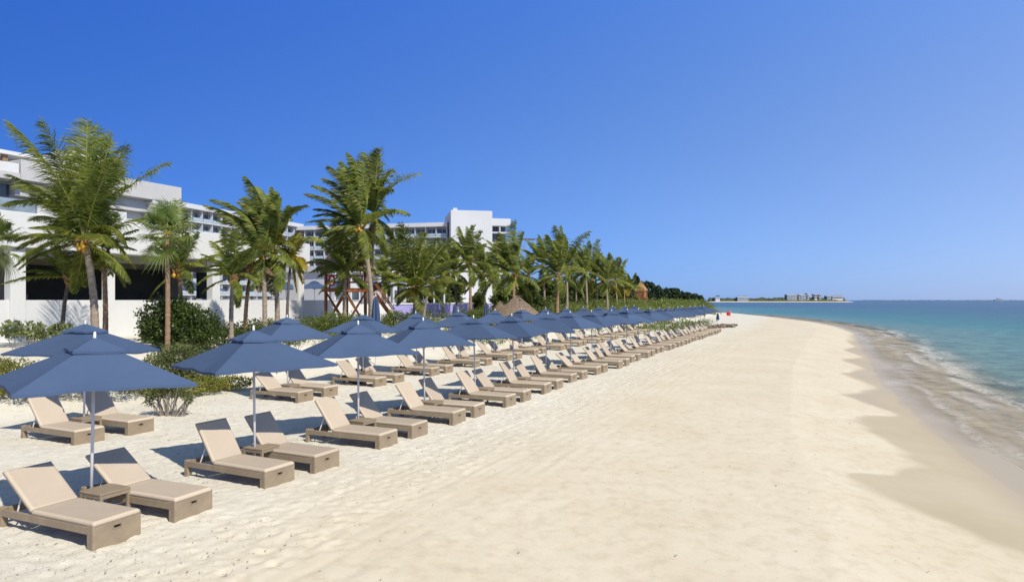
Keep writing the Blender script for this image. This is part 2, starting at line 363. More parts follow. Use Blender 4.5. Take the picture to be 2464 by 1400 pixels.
    inv = N.new('ShaderNodeMath'); inv.operation = 'SUBTRACT'; inv.inputs[0].default_value = 1; L.new(attr('wet'), inv.inputs[1])
    bh = N.new('ShaderNodeMath'); bh.operation = 'MULTIPLY_ADD'; L.new(fine.outputs[0], bh.inputs[0]); bh.inputs[1].default_value = .5; L.new(mid.outputs[0], bh.inputs[2])
    bst = N.new('ShaderNodeMapRange'); bst.inputs[3].default_value = .12; bst.inputs[4].default_value = .6; L.new(attr('pale'), bst.inputs[0])
    bsm = N.new('ShaderNodeMath'); bsm.operation = 'MULTIPLY'; L.new(bst.outputs[0], bsm.inputs[0]); L.new(inv.outputs[0], bsm.inputs[1])
    bp = N.new('ShaderNodeBump'); bp.inputs['Distance'].default_value = .06; L.new(bsm.outputs[0], bp.inputs['Strength']); L.new(bh.outputs[0], bp.inputs['Height']); L.new(bp.outputs[0], b.inputs['Normal'])
    tag(put('beach_sand', me), kind='structure')
build_sand()

def build_sea():
    d = list(np.arange(-2.2, 12, .11)); st = .11
    while d[-1] < 26000: st *= 1.055; d.append(d[-1]+st)
    t = list(np.arange(2, 46, .16)); st = .16
    while t[-1] < 26000: st *= 1.03; t.append(t[-1]+st)
    t = [-60, -40, -25, -15, -8, -3, 0] + t
    DD, TT = np.meshgrid(np.array(d), np.array(t), indexing='ij'); SS = shore(np.minimum(TT, 545)) + DD
    SS = np.where(TT > 545, -248 - (TT-545)*1.25 + DD, SS)
    gz = np.interp(DD, [-60, -9, -4, -1.5, 0, 3.5, 7, 30, 200, 3000], [0, 0, -.13, -.38, -.55, -.66, -1.5, -4, -9, -40])
    runup = .10*vnoise(TT*.22, TT*0+.5, 1) + .05*vnoise(TT*.9, DD*.4, 2)
    Z = SEA + runup*np.exp(-np.clip(DD, 0, 99)/2.5)
    Z += np.exp(-np.clip(DD-40, 0, 1e5)/60)*sm(DD/3)*(.05*vnoise(DD*.45+.8*vnoise(TT*.1, DD*.1, 3), TT*.16, 4) + .03*vnoise(DD*1.3, TT*.6, 5))
    depth = Z - gz
    X = CA*SS + SA*TT; Y = -SA*SS + CA*TT
    V = np.stack([X, Y, Z], -1).reshape(-1, 3); ni, nj = DD.shape; idx = np.arange(ni*nj).reshape(ni, nj)
    Fq = np.stack([idx[:-1,:-1], idx[1:,:-1], idx[1:,1:], idx[:-1,1:]], -1).reshape(-1, 4)
    m, nt, b, N, L = mat('sea_water')
    me = fast_mesh('sea', V, Fq, [m], smooth=True)
    cover = 1 - np.exp(-(np.clip(depth, 0, 50)/.55)**1.8)
    far = np.clip(np.log10(np.clip(DD, 1, 1e5)/9)/1.25, 0, 1)
    foam = np.zeros_like(DD)
    for q, (base, wd, am, sh_) in enumerate(((.9,.10,.55,1.0),(2.0,.14,.5,3.1),(3.2,.20,.8,5.7),(4.4,.26,.9,8.9),(5.6,.22,.55,2.3))):
        dj = base + 1.3*vnoise(TT*.11+sh_, TT*0+sh_, q) + .5*vnoise(TT*.45+sh_, DD*0+1.7*q, q+1) + .15*vnoise(TT*1.9, DD*0, q+2)
        x_ = DD-dj; lace = np.where(x_ < 0, np.exp(-(x_/wd)**2), np.exp(-(x_/(wd*3.2))**2))
        foam = np.maximum(foam, am*lace*sm(vnoise(TT*.21+sh_*3, DD*.15, q+3)*3.2+.25))
    foam *= .55+.9*(vnoise(DD*5, TT*2.2, 2)+vnoise(DD*11, TT*5, 3)+.35)
    foam *= .72
    edge = np.exp(-((depth-.02)/.014)**2)*sm(vnoise(TT*.5, DD*0, 3)*2.4+.4)*.45
    foam = np.clip(np.maximum(foam, edge)*sm((140-TT)/60), 0, 1)
    stir = vnoise(DD*.9+1.2*vnoise(TT*.3, DD*.3, 2), TT*.35, 1) + .6*vnoise(DD*2.6, TT*1.1, 4) + .35*vnoise(DD*6, TT*2.5, 0)
    murk = np.clip(sm((DD-.1)/1.6)*(.50+.75*stir), 0, .85)*(1-sm((DD-6)/4))
    for nm, arr in (('cover', cover), ('far', far), ('foam', foam), ('murk', murk)):
        a = me.attributes.new(nm, 'FLOAT', 'POINT'); a.data.foreach_set('value', arr.ravel().astype(np.float32))
    def attr(n): a = N.new('ShaderNodeAttribute'); a.attribute_name = n; return a.outputs['Fac']
    n = nz(nt, .02, 4, .6); adn = N.new('ShaderNodeMath'); adn.operation = 'MULTIPLY_ADD'; L.new(n.outputs[0], adn.inputs[0]); adn.inputs[1].default_value = .35
    sb = N.new('ShaderNodeMath'); sb.operation = 'SUBTRACT'; L.new(attr('far'), sb.inputs[0]); sb.inputs[1].default_value = .17; L.new(sb.outputs[0], adn.inputs[2])
    wc = ramp(nt, adn.outputs[0], [(.0, (.13,.225,.175)), (.3, (.05,.185,.155)), (.65, (.034,.122,.13)), (1, (.036,.082,.122))])
    chop = nz(nt, .55, 5, .65, vec=(1,1.6,1)); cr = ramp(nt, chop.outputs[0], [(.36, (.55,.56,.6)), (.62, (1.2,1.2,1.15))])
    mu = N.new('ShaderNodeMix'); mu.data_type = 'RGBA'; mu.blend_type = 'MULTIPLY'; mu.inputs[0].default_value = .9; L.new(wc.outputs[0], mu.inputs[6]); L.new(cr.outputs[0], mu.inputs[7])
    L.new(mu.outputs[2], b.inputs['Base Color']); b.inputs['Roughness'].default_value = .22; b.inputs['IOR'].default_value = 1.10; b.inputs['Specular IOR Level'].default_value = .5
    w1 = nz(nt, 1.1, 5, .6, vec=(1,1.5,1)); w2 = nz(nt, 5.5, 3, .6)
    ad = N.new('ShaderNodeMath'); ad.operation = 'MULTIPLY_ADD'; L.new(w2.outputs[0], ad.inputs[0]); ad.inputs[1].default_value = .25; L.new(w1.outputs[0], ad.inputs[2])
    bp = N.new('ShaderNodeBump'); bp.inputs['Strength'].default_value = .8; bp.inputs['Distance'].default_value = .22; L.new(ad.outputs[0], bp.inputs['Height']); L.new(bp.outputs[0], b.inputs['Normal'])
    tr = N.new('ShaderNodeBsdfTransparent'); gl = N.new('ShaderNodeBsdfGlossy'); gl.inputs['Roughness'].default_value = .12; L.new(bp.outputs[0], gl.inputs['Normal'])
    fr = N.new('ShaderNodeFresnel'); fr.inputs[0].default_value = 1.33; fm = N.new('ShaderNodeMath'); fm.operation = 'MULTIPLY'; L.new(fr.outputs[0], fm.inputs[0]); fm.inputs[1].default_value = .12
    clear = N.new('ShaderNodeMixShader'); L.new(fm.outputs[0], clear.inputs[0]); L.new(tr.outputs[0], clear.inputs[1]); L.new(gl.outputs[0], clear.inputs[2])
    mk = N.new('ShaderNodeBsdfDiffuse'); mkn = nz(nt, 1.6, 5, .65, vec=(1,1.8,1)); mkr = ramp(nt, mkn.outputs[0], [(.35, (.33,.285,.205)), (.65, (.47,.415,.315))]); L.new(mkr.outputs[0], mk.inputs[0])      # sand stirred up by the surf
    clear2 = N.new('ShaderNodeMixShader'); L.new(attr('murk'), clear2.inputs[0]); L.new(clear.outputs[0], clear2.inputs[1]); L.new(mk.outputs[0], clear2.inputs[2])
    m1 = N.new('ShaderNodeMixShader'); L.new(attr('cover'), m1.inputs[0]); L.new(clear2.outputs[0], m1.inputs[1]); L.new(b.outputs[0], m1.inputs[2])
    fd = N.new('ShaderNodeBsdfDiffuse'); fd.inputs[0].default_value = (.74,.73,.7,1); fn = nz(nt, 7, 5, .7); fr2 = ramp(nt, fn.outputs[0], [(.38, (0,0,0)), (.56, (1,1,1))])
    ff = N.new('ShaderNodeMath'); ff.operation = 'MULTIPLY'; L.new(attr('foam'), ff.inputs[0]); L.new(fr2.outputs[0], ff.inputs[1])
    m2 = N.new('ShaderNodeMixShader'); L.new(ff.outputs[0], m2.inputs[0]); L.new(m1.outputs[0], m2.inputs[1]); L.new(fd.outputs[0], m2.inputs[2]); L.new(m2.outputs[0], N['Material Output'].inputs[0])
    tag(put('sea', me), kind='structure')
build_sea()

# ------------------------------------------------------------------ buildings
def local_root(name, label, cat, s, t, z, group=None, rz=-ROW):
    x, y = W2(s, t); return thing(name, label, cat, (x, y, z), rz, group)
def bx(name, parent, m, x0, x1, y0, y1, z0, z1, bev=0.0):
    return put(name, MB().box(x0, x1, y0, y1, z0, z1, 0, bev).mesh(name, M[m] if isinstance(m, str) else m), parent)
# open beach pavilion: white wall, columns, deep fascia
pv = local_root('beach_pavilion', 'low white open pavilion with columns behind the palms at left', 'building', -36, 0, 0)
FZ0, FZ1 = 6.0, 7.75
bx('roof_fascia', pv, 'stucco', -.5, .35, 12, 40.6, FZ0, FZ1, .03)
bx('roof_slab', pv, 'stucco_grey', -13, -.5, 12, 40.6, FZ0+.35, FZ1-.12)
bx('parapet_wall', pv, 'stucco', -.35, 0, 12, 42.6, .2, 3.40, .02)
for tc, wd in ((19.9,.7), (24.7,.42), (31.9,.62), (39.9,.6)):
    bx('column', pv, 'stucco', -.42, .12, tc-wd/2, tc+wd/2, .2, FZ0-.003, .015)
bx('floor_slab', pv, 'concrete', -13, -.36, 12, 52, 1.0, 2.35)
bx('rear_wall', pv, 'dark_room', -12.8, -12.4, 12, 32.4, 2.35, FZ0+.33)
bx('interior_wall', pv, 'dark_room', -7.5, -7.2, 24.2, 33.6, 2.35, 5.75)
bx('bar_front', pv, 'taupe', -6.2, -5.6, 14, 23.6, 2.35, 3.75, .02)
bx('interior_pier', pv, 'taupe', -8.2, -7.0, 33.61, 34.8, 2.35, FZ0+.34)
bx('interior_pier', pv, 'taupe', -6.0, -5.5, 21.4, 22.3, 2.35, FZ0+.34)
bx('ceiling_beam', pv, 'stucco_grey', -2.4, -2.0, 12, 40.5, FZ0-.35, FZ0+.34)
bx('ceiling_beam', pv, 'taupe', -6.4, -6.0, 12, 40.5, FZ0-.5, FZ0+.34)
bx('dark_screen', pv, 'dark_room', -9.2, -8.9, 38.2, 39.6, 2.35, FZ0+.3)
for k in range(4, 9):
    bx('glass_panel', pv, 'rail_glass', -1.5, -1.47, 25.2+k*1.62, 26.7+k*1.62, 2.4, 3.5)
# garden wall that carries on from the pavilion
gw = local_root('garden_wall', 'white garden wall behind the wooden lifeguard tower', 'wall', -36, 42.62, 0)
bx('wall_panel', gw, 'stucco', -.3, 0, 0, 4.6, .2, 3.33, .02); bx('wall_panel', gw, 'stucco', -.3, -.02, 4.62, 9.7, .2, 3.05, .02)
bx('wall_cap', gw, 'stucco', -.36, .06, 0, 4.6, 3.333, 3.40, .01)
lv = local_root('lavender_wall', 'lavender painted pool wall behind the folded parasols', 'wall', -36, 52.4, 0)
for k in range(6): bx('wall_panel', lv, 'purple', -.3, 0, k*4.0+.02, k*4.0+3.98, .4, 2.95, .02)
bx('wall_cap', lv, 'stucco', -.38, .07, 0, 24.0, 2.953, 3.12, .02)
tr_ = bx('terrace_paving', None, 'concrete', -50, -37.3, 0, 1, 0, 1)
bpy.data.objects.remove(tr_)
x, y = W2(-37, 43); ter = put('terrace_paving', MB().box(-45, 0, -20, 45, .8, 2.3).mesh('terrace_paving', M['concrete']), None, (x, y, 0), (0,0,-ROW)); tag(ter, kind='structure')

# hotel wing at left
hw = local_root('hotel_wing', 'stepped white hotel wing rising behind the leftmost tall palm', 'building', -60, 0, 1.0)
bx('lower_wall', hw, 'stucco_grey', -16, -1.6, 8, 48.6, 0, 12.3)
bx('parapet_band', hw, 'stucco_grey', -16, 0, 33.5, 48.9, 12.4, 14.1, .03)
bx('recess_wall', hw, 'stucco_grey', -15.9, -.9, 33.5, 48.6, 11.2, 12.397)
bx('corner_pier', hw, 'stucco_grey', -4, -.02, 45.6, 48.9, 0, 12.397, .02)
bx('parapet_band', hw, 'stucco', -16, -.1, 8, 33.4, 12.9, 13.7, .03)
bx('slab_edge', hw, 'stucco_grey', -16, .1, 8, 33.4, 12.3, 12.88, .02)
for k, z in enumerate((9.6, 6.4, 3.2)):
    sl = bx('balcony_slab', hw, 'stucco', -1.7, .5, 8, 45.5, z-.35, z, .02)
    bx('balcony_panel', hw, 'stucco', .3, .45, 34.5, 42.5, z+.003, z+1.15, .01)
    bx('railing_glass', hw, 'rail_glass', .36, .39, 8, 34.4, z+.05, z+1.1)
    for j in range(7):
        wdo = bx('window', hw, 'glass', -1.62, -1.52, 9+j*5.2, 12.6+j*5.2, z+.1, z+2.5)
        bx('frame', wdo, 'far_white', -1.6, -1.49, 10.75+j*5.2, 10.87+j*5.2, z+.1, z+2.5)
bx('roof_block', hw, 'stucco', -25, -8, 42.4, 47.6, 12.3, 17.45, .03)
bx('pergola_roof', hw, 'stucco', -14, -6, 8, 39.0, 15.5, 15.85, .02)
for j in range(10):
    bx('pergola_post', hw, 'bark_brown', -6.6, -6.3, 11.5+j*3.0, 11.9+j*3.0, 13.0, 15.5)
bx('rooftop_wall', hw, 'stucco', -14, -9, 8, 39, 12.3, 15.49)
for j in range(8):
    bx('rooftop_window', hw, 'glass', -9.02, -8.9, 14+j*3.2, 15.2+j*3.2, 13.6, 14.9)

WIN = {}
def facade(root, Lx, nb, nst, st_h, depth=14, wm='far_white', rail=True):
    """long balcony front: x along the front, y towards the back"""
    H = nst*st_h; bw = Lx/nb
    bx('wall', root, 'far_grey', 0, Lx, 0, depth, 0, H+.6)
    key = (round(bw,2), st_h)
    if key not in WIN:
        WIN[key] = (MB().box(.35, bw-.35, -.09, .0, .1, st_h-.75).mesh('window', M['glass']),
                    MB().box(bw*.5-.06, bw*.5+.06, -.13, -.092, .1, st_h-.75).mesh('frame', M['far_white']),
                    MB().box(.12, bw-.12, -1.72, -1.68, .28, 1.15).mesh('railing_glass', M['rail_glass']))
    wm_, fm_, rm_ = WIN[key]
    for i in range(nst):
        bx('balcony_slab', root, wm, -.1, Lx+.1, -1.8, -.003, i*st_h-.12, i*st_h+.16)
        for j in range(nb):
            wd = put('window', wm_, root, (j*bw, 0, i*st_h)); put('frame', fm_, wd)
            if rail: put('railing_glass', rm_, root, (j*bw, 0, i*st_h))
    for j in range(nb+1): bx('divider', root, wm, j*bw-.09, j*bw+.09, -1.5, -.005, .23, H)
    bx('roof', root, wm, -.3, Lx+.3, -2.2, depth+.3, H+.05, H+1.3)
def facade_at(name, label, uL, YL, uR, YR, ztop, nb, nst, st_h):
    p = Vector(((uL-U0)/F_PX*YL, YL, 0)); q = Vector(((uR-U0)/F_PX*YR, YR, 0)); d = q-p
    H = nst*st_h+1.3
    rt = thing(name, label, 'building', (p.x, p.y, ztop-H), math.atan2(d.y, d.x)); facade(rt, d.length, nb, nst, st_h); return rt
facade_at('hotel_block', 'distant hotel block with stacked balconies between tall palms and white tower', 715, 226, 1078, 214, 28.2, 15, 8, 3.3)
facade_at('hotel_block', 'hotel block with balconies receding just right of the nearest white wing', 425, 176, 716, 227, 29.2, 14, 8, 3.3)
tw = thing('hotel_tower', 'plain white hotel tower block with stepped roof above the palms', 'building', ((1077-U0)/F_PX*214, 214, 0), R(11))
bx('core_wall', tw, 'far_white', .4, 13.6, -6, 14, 0, 31.6, .1); bx('roof_box', tw, 'far_white', 1.2, 2.6, -5, -2, 31.6, 32.4)
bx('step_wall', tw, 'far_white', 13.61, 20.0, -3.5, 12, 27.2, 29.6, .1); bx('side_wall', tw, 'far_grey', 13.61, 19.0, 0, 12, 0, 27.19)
for i in range(8):
    bx('balcony_slab', tw, 'far_white', 13.62, 20.4+.9*i*0, -3.4, -.003, 2+i*3.3-.2, 2+i*3.3+.2)
    for j in range(2): bx('window', tw, 'glass', 14.2+j*2.5, 16.2+j*2.5, -.12, -.004, 2.3+i*3.3, 4.8+i*3.3)
    bx('divider', tw, 'far_white', 16.4, 16.7, -3.2, -.14, 2.203+i*3.3, 5.09+i*3.3)
bx('pergola_beam', tw, 'bark_dark', 20.5, 29, -2, -1.7, 23.2, 23.5); bx('pergola_beam', tw, 'bark_dark', 20.5, 29, 1, 1.3, 23.2, 23.5)
for k in range(3): bx('pergola_post', tw, 'far_grey', 23+2.6*k, 23.3+2.6*k, -1.95, -1.75, 0, 23.2)
# lower pool houses behind the lavender wall
ph = local_root('pool_house', 'low white pool house with dark doorways behind lavender wall', 'building', -62, 74, 2.0)
bx('wall', ph, 'far_white', -10, 0, 0, 26, 0, 5.4); bx('roof', ph, 'far_white', -10.5, 1.4, -.5, 26.5, 5.41, 6.1)
for j in range(7): bx('window', ph, 'glass', -.02, .09, 1.2+j*3.5, 3.6+j*3.5, .2, 3.0); 
for j in range(8): bx('column', ph, 'far_white', .9, 1.3, j*3.55, .35+j*3.55, 0, 5.4)
# curtained cabana
cb = thing('cabana', 'white curtained cabana on the terrace beside the lifeguard tower stair', 'cabana', ((940-U0)/F_PX*70, 70, 2.3), -ROW)
for sx in (-1.1, 1.1):
    for sy in (-1.1, 1.1): bx('post', cb, 'white_metal', sx-.06, sx+.06, sy-.06, sy+.06, 0, 2.6)
bx('canopy', cb, 'far_white', -1.3, 1.3, -1.3, 1.3, 2.603, 2.75)
for sx, sy in ((1,-1),(1,1),(-1,-1)):
    c = MB(); 
    for k in range(5): c.tube([(sx*1.0-.12*k*sx, sy*.98, .1), (sx*1.0-.11*k*sx, sy*.98, 1.3), (sx*1.0-.14*k*sx, sy*.98, 2.59)], [.09,.05,.08], 6)
    put('curtain', c.mesh('curtain', M['stucco'], True), cb)
cb2 = thing('cabana', 'white framed open cabana behind the two slender palms, lavender wall', 'cabana', ((1035-U0)/F_PX*82, 82, 2.3), -ROW)
for sx in (-1.3, 1.3):
    for sy in (-1.2, 1.2): bx('post', cb2, 'white_metal', sx-.07, sx+.07, sy-.07, sy+.07, 0, 2.5)
bx('canopy', cb2, 'far_white', -1.5, 1.5, -1.4, 1.4, 2.503, 2.7)
bx('day_bed', cb2, 'far_white', -1.0, 1.0, -1.0, 1.0, .25, .6, .05)

# ------------------------------------------------------------------ lifeguard towers, palapa
def thatch_cone(name, parent, r, h, z, n=4, rows=7, seed=1, m='thatch', fringe=.25):
    """square or round thatched roof built of overlapping shaggy courses"""
    g = np.random.default_rng(seed); mb = MB(); k = 150
    for i in range(rows):
        a0 = i/rows; a1 = min(1, (i+1.55)/rows)
        V = []
        for lay, a in ((0, a0), (1, a1)):
            for j in range(k):
                an = 2*math.pi*j/k
                rr = r*a*(1 if n == 0 else (1/max(abs(math.cos(an)), abs(math.sin(an))))**.6)
                jit = g.uniform(-.10,.10)*(lay)*r/2
                V.append(((rr+.02+jit)*math.cos(an), (rr+.02+jit)*math.sin(an), z + h*(1-a)**1.08 + .05*(rows-i)/rows + .06*(1-lay) - lay*g.uniform(0, fringe if i == rows-1 else .10)))
        mb.add(V, [(j, (j+1)%k, k+(j+1)%k, k+j) for j in range(k)])
    return put(name, mb.mesh(name, M[m]), parent)
def life_tower(name, label, u, Y, rz, side, zplat, zroof, hroof, rroof, stairs=True, mthatch='thatch', ring=True):
    x = (u-U0)/F_PX*Y; gz = ground_at(x, Y)
    t = thing(name, label, 'lifeguard tower', (x, Y, gz-.1), rz)
    zp = zplat-gz+.1; zr = zroof-gz+.1; hsd = side/2
    for sx in (-1,1):
        for sy in (-1,1): put('leg', MB().box(sx*hsd-.09, sx*hsd+.09, sy*hsd-.09, sy*hsd+.09, 0, zr+.15, 0, .01).mesh('leg', M['wood']), t)
    nb_ = 6
    for k in range(nb_): put('deck_plank', MB().box(-hsd-.2, hsd+.2, -hsd-.2+k*(side+.4)/nb_+.01, -hsd-.2+(k+1)*(side+.4)/nb_-.01, zp-.06, zp).mesh('deck_plank', M['wood']), t)
    for sy in (-1,1):
        put('deck_beam', MB().box(-hsd-.25, hsd+.25, sy*(hsd+.13)-.04, sy*(hsd+.13)+.04, zp-.28, zp-.063).mesh('deck_beam', M['wood']), t)
        put('deck_beam', MB().box(sy*(hsd+.13)-.04, sy*(hsd+.13)+.04, -hsd-.05, hsd+.05, zp-.28, zp-.063).mesh('deck_beam', M['wood']), t)
    for ax in (0,1):
        for sg in (-1,1):
            for d in (-1,1):
                p = [0,0,.25]; q = [0,0,zp-.3]; p[ax] = -d*hsd; q[ax] = d*hsd; p[1-ax] = q[1-ax] = sg*(hsd+.03*d)
                put('brace', MB().bar(p, q, .09, .09).mesh('brace', M['wood']), t)
            for zz in (.45, .95):
                p = [0,0,zp+zz]; q = [0,0,zp+zz]; p[ax] = -hsd+.1; q[ax] = hsd-.1; p[1-ax] = q[1-ax] = sg*hsd
                put('railing', MB().bar(p, q, .06, .09).mesh('railing', M['wood']), t)
            for kk in (-.33, .33):
                p = [0,0,zp+.005]; p[ax] = kk*side; p[1-ax] = sg*hsd; q = list(p); q[2] = zp+.93
                put('baluster', MB().bar(p, q, .06, .06).mesh('baluster', M['wood']), t)
    thatch_cone('thatched_roof', t, rroof, hroof, zr-.15, 4, 8, 3, mthatch, .4)
    if ring:
        mb = MB(); n = 20
        pts = [(-.25+.34*math.cos(2*math.pi*k/n), -hsd-.12, zp+.55+.34*math.sin(2*math.pi*k/n)) for k in range(n+1)]
        mb.tube(pts, .075, 8, 0, False); lb = put('life_ring', mb.mesh('life_ring', M['red'], True), None)
        return t, lb, zp
    return t, None, zp
lt, lring, zp = life_tower('lifeguard_tower', 'orange timber lifeguard tower with thatched roof and cross braces', 832, 50.3, R(-33.7), 2.05, 4.30, 5.95, 2.4, 1.75)
lring.location = lt.location; lring.rotation_euler = lt.rotation_euler
tag(lring, 'red life ring hanging on the railing of timber lifeguard tower', 'life ring')
st_root = thing('tower_stair', 'narrow timber stair sloping down to sand right of lifeguard tower', 'stair', (at(925, 760, 51)[0], 51, 0), 0)
p0 = Vector(at(903, 706, 51.0)); p1 = Vector(at(947, 768, 50.0))
for dy in (-.4, .4):
    q0 = p0+Vector((0,dy,0))-st_root.location; q1 = p1+Vector((0,dy,0))-st_root.location
    put('stringer', MB().bar(q0, q1, .07, .16).mesh('stringer', M['wood']), st_root)
    put('handrail', MB().bar(q0+Vector((0,0,.75)), q1+Vector((0,0,.75)), .06, .07).mesh('handrail', M['wood']), st_root)
for k in range(8):
    c = p0.lerp(p1, (k+.5)/8) - st_root.location
    put('tread', MB().box(c.x-.12, c.x+.12, c.y-.36, c.y+.36, c.z-.02, c.z+.02).mesh('tread', M['wood']), st_root)
life_tower('beach_hut', 'small thatched wooden lookout hut at far end of palms', 1542, 150, R(-30), 2.1, 4.1, 5.9, 1.9, 1.35, mthatch='thatch_far', ring=False)
hut_p = bpy.data.objects['beach_hut']
for k in range(4):
    a_ = k*math.pi/2; put('wall_panel', MB().box(-.92, .92, .93, .99, 2.15, 3.75).mesh('wall_panel', M['thatch_far']), hut_p, (0,0,0), (0,0,a_))
def palapa(label, u, Y, vt, vb, r):
    x = (u-U0)/F_PX*Y; zt = CAM_H-(vt-V0)/F_PX*Y; zb = CAM_H-(vb-V0)/F_PX*Y; gz = ground_at(x, Y)
    t = thing('palapa', label, 'palapa', (x, Y, gz-.1), -ROW)
    thatch_cone('thatched_roof', t, r, zt-zb, zb-gz+.1, 0, 8, int(u), 'thatch', .35)
    put('pole', MB().tube([(0,0,0),(0,0,zt-gz-.2)], .09, 8).mesh('pole', M['bark_brown']), t)
    for k in range(8):
        a = 2*math.pi*k/8; put('rafter', MB().bar((0,0,zt-gz-.35), (r*.9*math.cos(a), r*.9*math.sin(a), zb-gz+.15), .05, .05).mesh('rafter', M['bark_brown']), t)
palapa('grey thatched palapa shade standing behind the parasols', 1244, 52, 713, 768, 2.35)
palapa('smaller thatched palapa mostly hidden left of the larger one', 1203, 56, 726, 762, 1.0)

# ------------------------------------------------------------------ loungers, tables, parasols
ORD = ['first','second','third','fourth','fifth','sixth','seventh','eighth','ninth','tenth','eleventh','twelfth','thirteenth','fourteenth','fifteenth','sixteenth','seventeenth','eighteenth','nineteenth','twentieth','twenty-first','twenty-second','twenty-third','twenty-fourth']
LW, LL, HP = .72, 2.15, .335                           # lounger width, length, foot panel height
hw_ = LW/2
def panel_with_slot():
    mb = MB(); x0, x1 = -.06, 0; a, b = -.055, .055; z0, z1 = .205, .25
    mb.box(x0, x1, -hw_, hw_, -.06, z0); mb.box(x0, x1, -hw_, hw_, z1, HP); mb.box(x0, x1, -hw_, a, z0, z1); mb.box(x0, x1, b, hw_, z0, z1)
    for (y0, y1, zz0, zz1) in ((a-.012, a, z0-.012, z1+.012), (b, b+.012, z0-.012, z1+.012), (a, b, z0-.012, z0), (a, b, z1, z1+.012)):
        mb.box(0, .006, y0, y1, zz0, zz1)
    return mb.mesh('foot_panel', M['wicker'])
def cushion(x0, x1, y0, y1, z0, z1, name, rad=.022):
    """sling cushion with rounded border and slightly dished top"""
    nx, ny = 14, 9; V = []; Fs = []; ms = []
    for i in range(nx+1):
        for j in range(ny+1):
            a, b = i/nx, j/ny; ea = min(a, 1-a)*(x1-x0); eb = min(b, 1-b)*(y1-y0); e = min(ea, eb)
            z = z1 - (.016*(1-min(1, e/.03))**2) + .006*math.sin(a*9)*math.sin(b*7)*min(1, e/.1)
            z += .004*min(1, max(0, 1-abs(e-.045)/.02))
            V.append((x0+a*(x1-x0), y0+b*(y1-y0), z))
    # pull the first and last lines in so that the border is a narrow strip
    A = [0, .035, .075] ; 
    xs = [x0, x0+.028, x0+.06] + list(np.linspace(x0+.12, x1-.12, nx-5)) + [x1-.06, x1-.028, x1]
    ys = [y0, y0+.028, y0+.06] + list(np.linspace(y0+.12, y1-.12, ny-5)) + [y1-.06, y1-.028, y1]
    for i in range(nx+1):
        for j in range(ny+1):
            e = min(xs[i]-x0, x1-xs[i], ys[j]-y0, y1-ys[j]); k = i*(ny+1)+j
            z = z1 - .020*(1-min(1, e/.028))**2 + (.005 if abs(e-.028) < .004 else 0) + (.004*math.sin(i*.9+j*.7) if e > .1 else 0)
            V[k] = (xs[i], ys[j], z)
    for i in range(nx):
        for j in range(ny):
            k = i*(ny+1)+j; Fs.append((k, k+ny+1, k+ny+2, k+1)); e = 2 if 1 <= i < nx-1 and 1 <= j < ny-1 else 0
            ms.append(0 if e else 1)
    n0 = len(V); ring = [i*(ny+1) for i in range(nx+1)] + [nx*(ny+1)+j for j in range(1, ny+1)] + [i*(ny+1)+ny for i in range(nx-1, -1, -1)] + [j for j in range(ny-1, 0, -1)]
    for k in ring: V.append((V[k][0], V[k][1], z0))
    r = len(ring)
    for k in range(r): Fs.append((ring[k], n0+k, n0+(k+1)%r, ring[(k+1)%r])); ms.append(1)
    Fs.append(tuple(n0+k for k in range(r))); ms.append(1)
    mb = MB(); mb.v = V; mb.f = Fs; mb.m = ms
    return mb.mesh(name, [M['sling'], M['trim']], True)
HX = -1.36                                              # hinge of the backrest
ML = {
 'panel': panel_with_slot(),
 'slot': MB().box(-.058, -.05, -.052, .052, .207, .248).mesh('handle_slot_shade', M['slot']),  # near-black plate in the opening, standing in for the shade inside it
 'rail': MB().box(-LL+.1, -.062, -.024, .024, .195, .305, 0, .008).mesh('side_rail', M['wicker']),
 'corner': MB().box(-.13, -.062, -.026, .026, -.05, .32, 0, .006).mesh('corner_post', M['wicker']),
 'leg': MB().box(-LL, -LL+.10, -.05, .05, -.06, .32, 0, .01).mesh('head_leg', M['wicker']),
 'hbar': MB().box(-LL+.02, -LL+.08, -hw_+.11, hw_-.11, .2, .3, 0, .006).mesh('head_rail', M['wicker']),
 'cbar': MB().box(-.05, .05, -hw_+.05, hw_-.05, .2, .27, 0, .006).mesh('cross_bar', M['wicker']),
 'seat': cushion(HX+.01, .004, -hw_+.012, hw_-.012, .31, .375, 'seat'),
 'back': cushion(-.84, -.01, -hw_+.02, hw_-.02, -.03, .035, 'backrest'),
 'strut': MB().tube([(0,0,0),(0,0,1)], .013, 6).mesh('support_strut', M['white_metal']),
}
def lounger(s_foot, t_c, ang, label, jit=0.0, group='sun loungers in the two beach rows'):
    x, y = W2(s_foot, t_c)
    t = thing('sun_lounger', label, 'sun lounger', (x, y, ground_at(x, y)), -ROW+jit, group)
    p = put('foot_panel', ML['panel'], t); put('handle_slot_shade', ML['slot'], p)
    for sg in (-1,1):
        put('side_rail', ML['rail'], t, (0, sg*(hw_-.026), 0)); put('corner_post', ML['corner'], t, (0, sg*(hw_-.032), 0)); put('head_leg', ML['leg'], t, (0, sg*(hw_-.056), 0))
    put('head_rail', ML['hbar'], t); put('cross_bar', ML['cbar'], t, (HX-.02, 0, 0))
    put('seat', ML['seat'], t)
    put('backrest', ML['back'], t, (HX, 0, .345), (0, ang, 0))
    for sg in (-1,1):
        a = Vector((HX-.42*math.cos(ang)+.05*math.sin(ang)*-1, sg*(hw_-.12), .345+.42*math.sin(ang)-.03*math.cos(ang))); b = Vector((HX-.44, sg*(hw_-.08), .25)); d = a-b
        o = put('support_strut', ML['strut'], t, b); o.rotation_euler = d.to_track_quat('Z','Y').to_euler(); o.scale = (1,1,d.length)
    return t
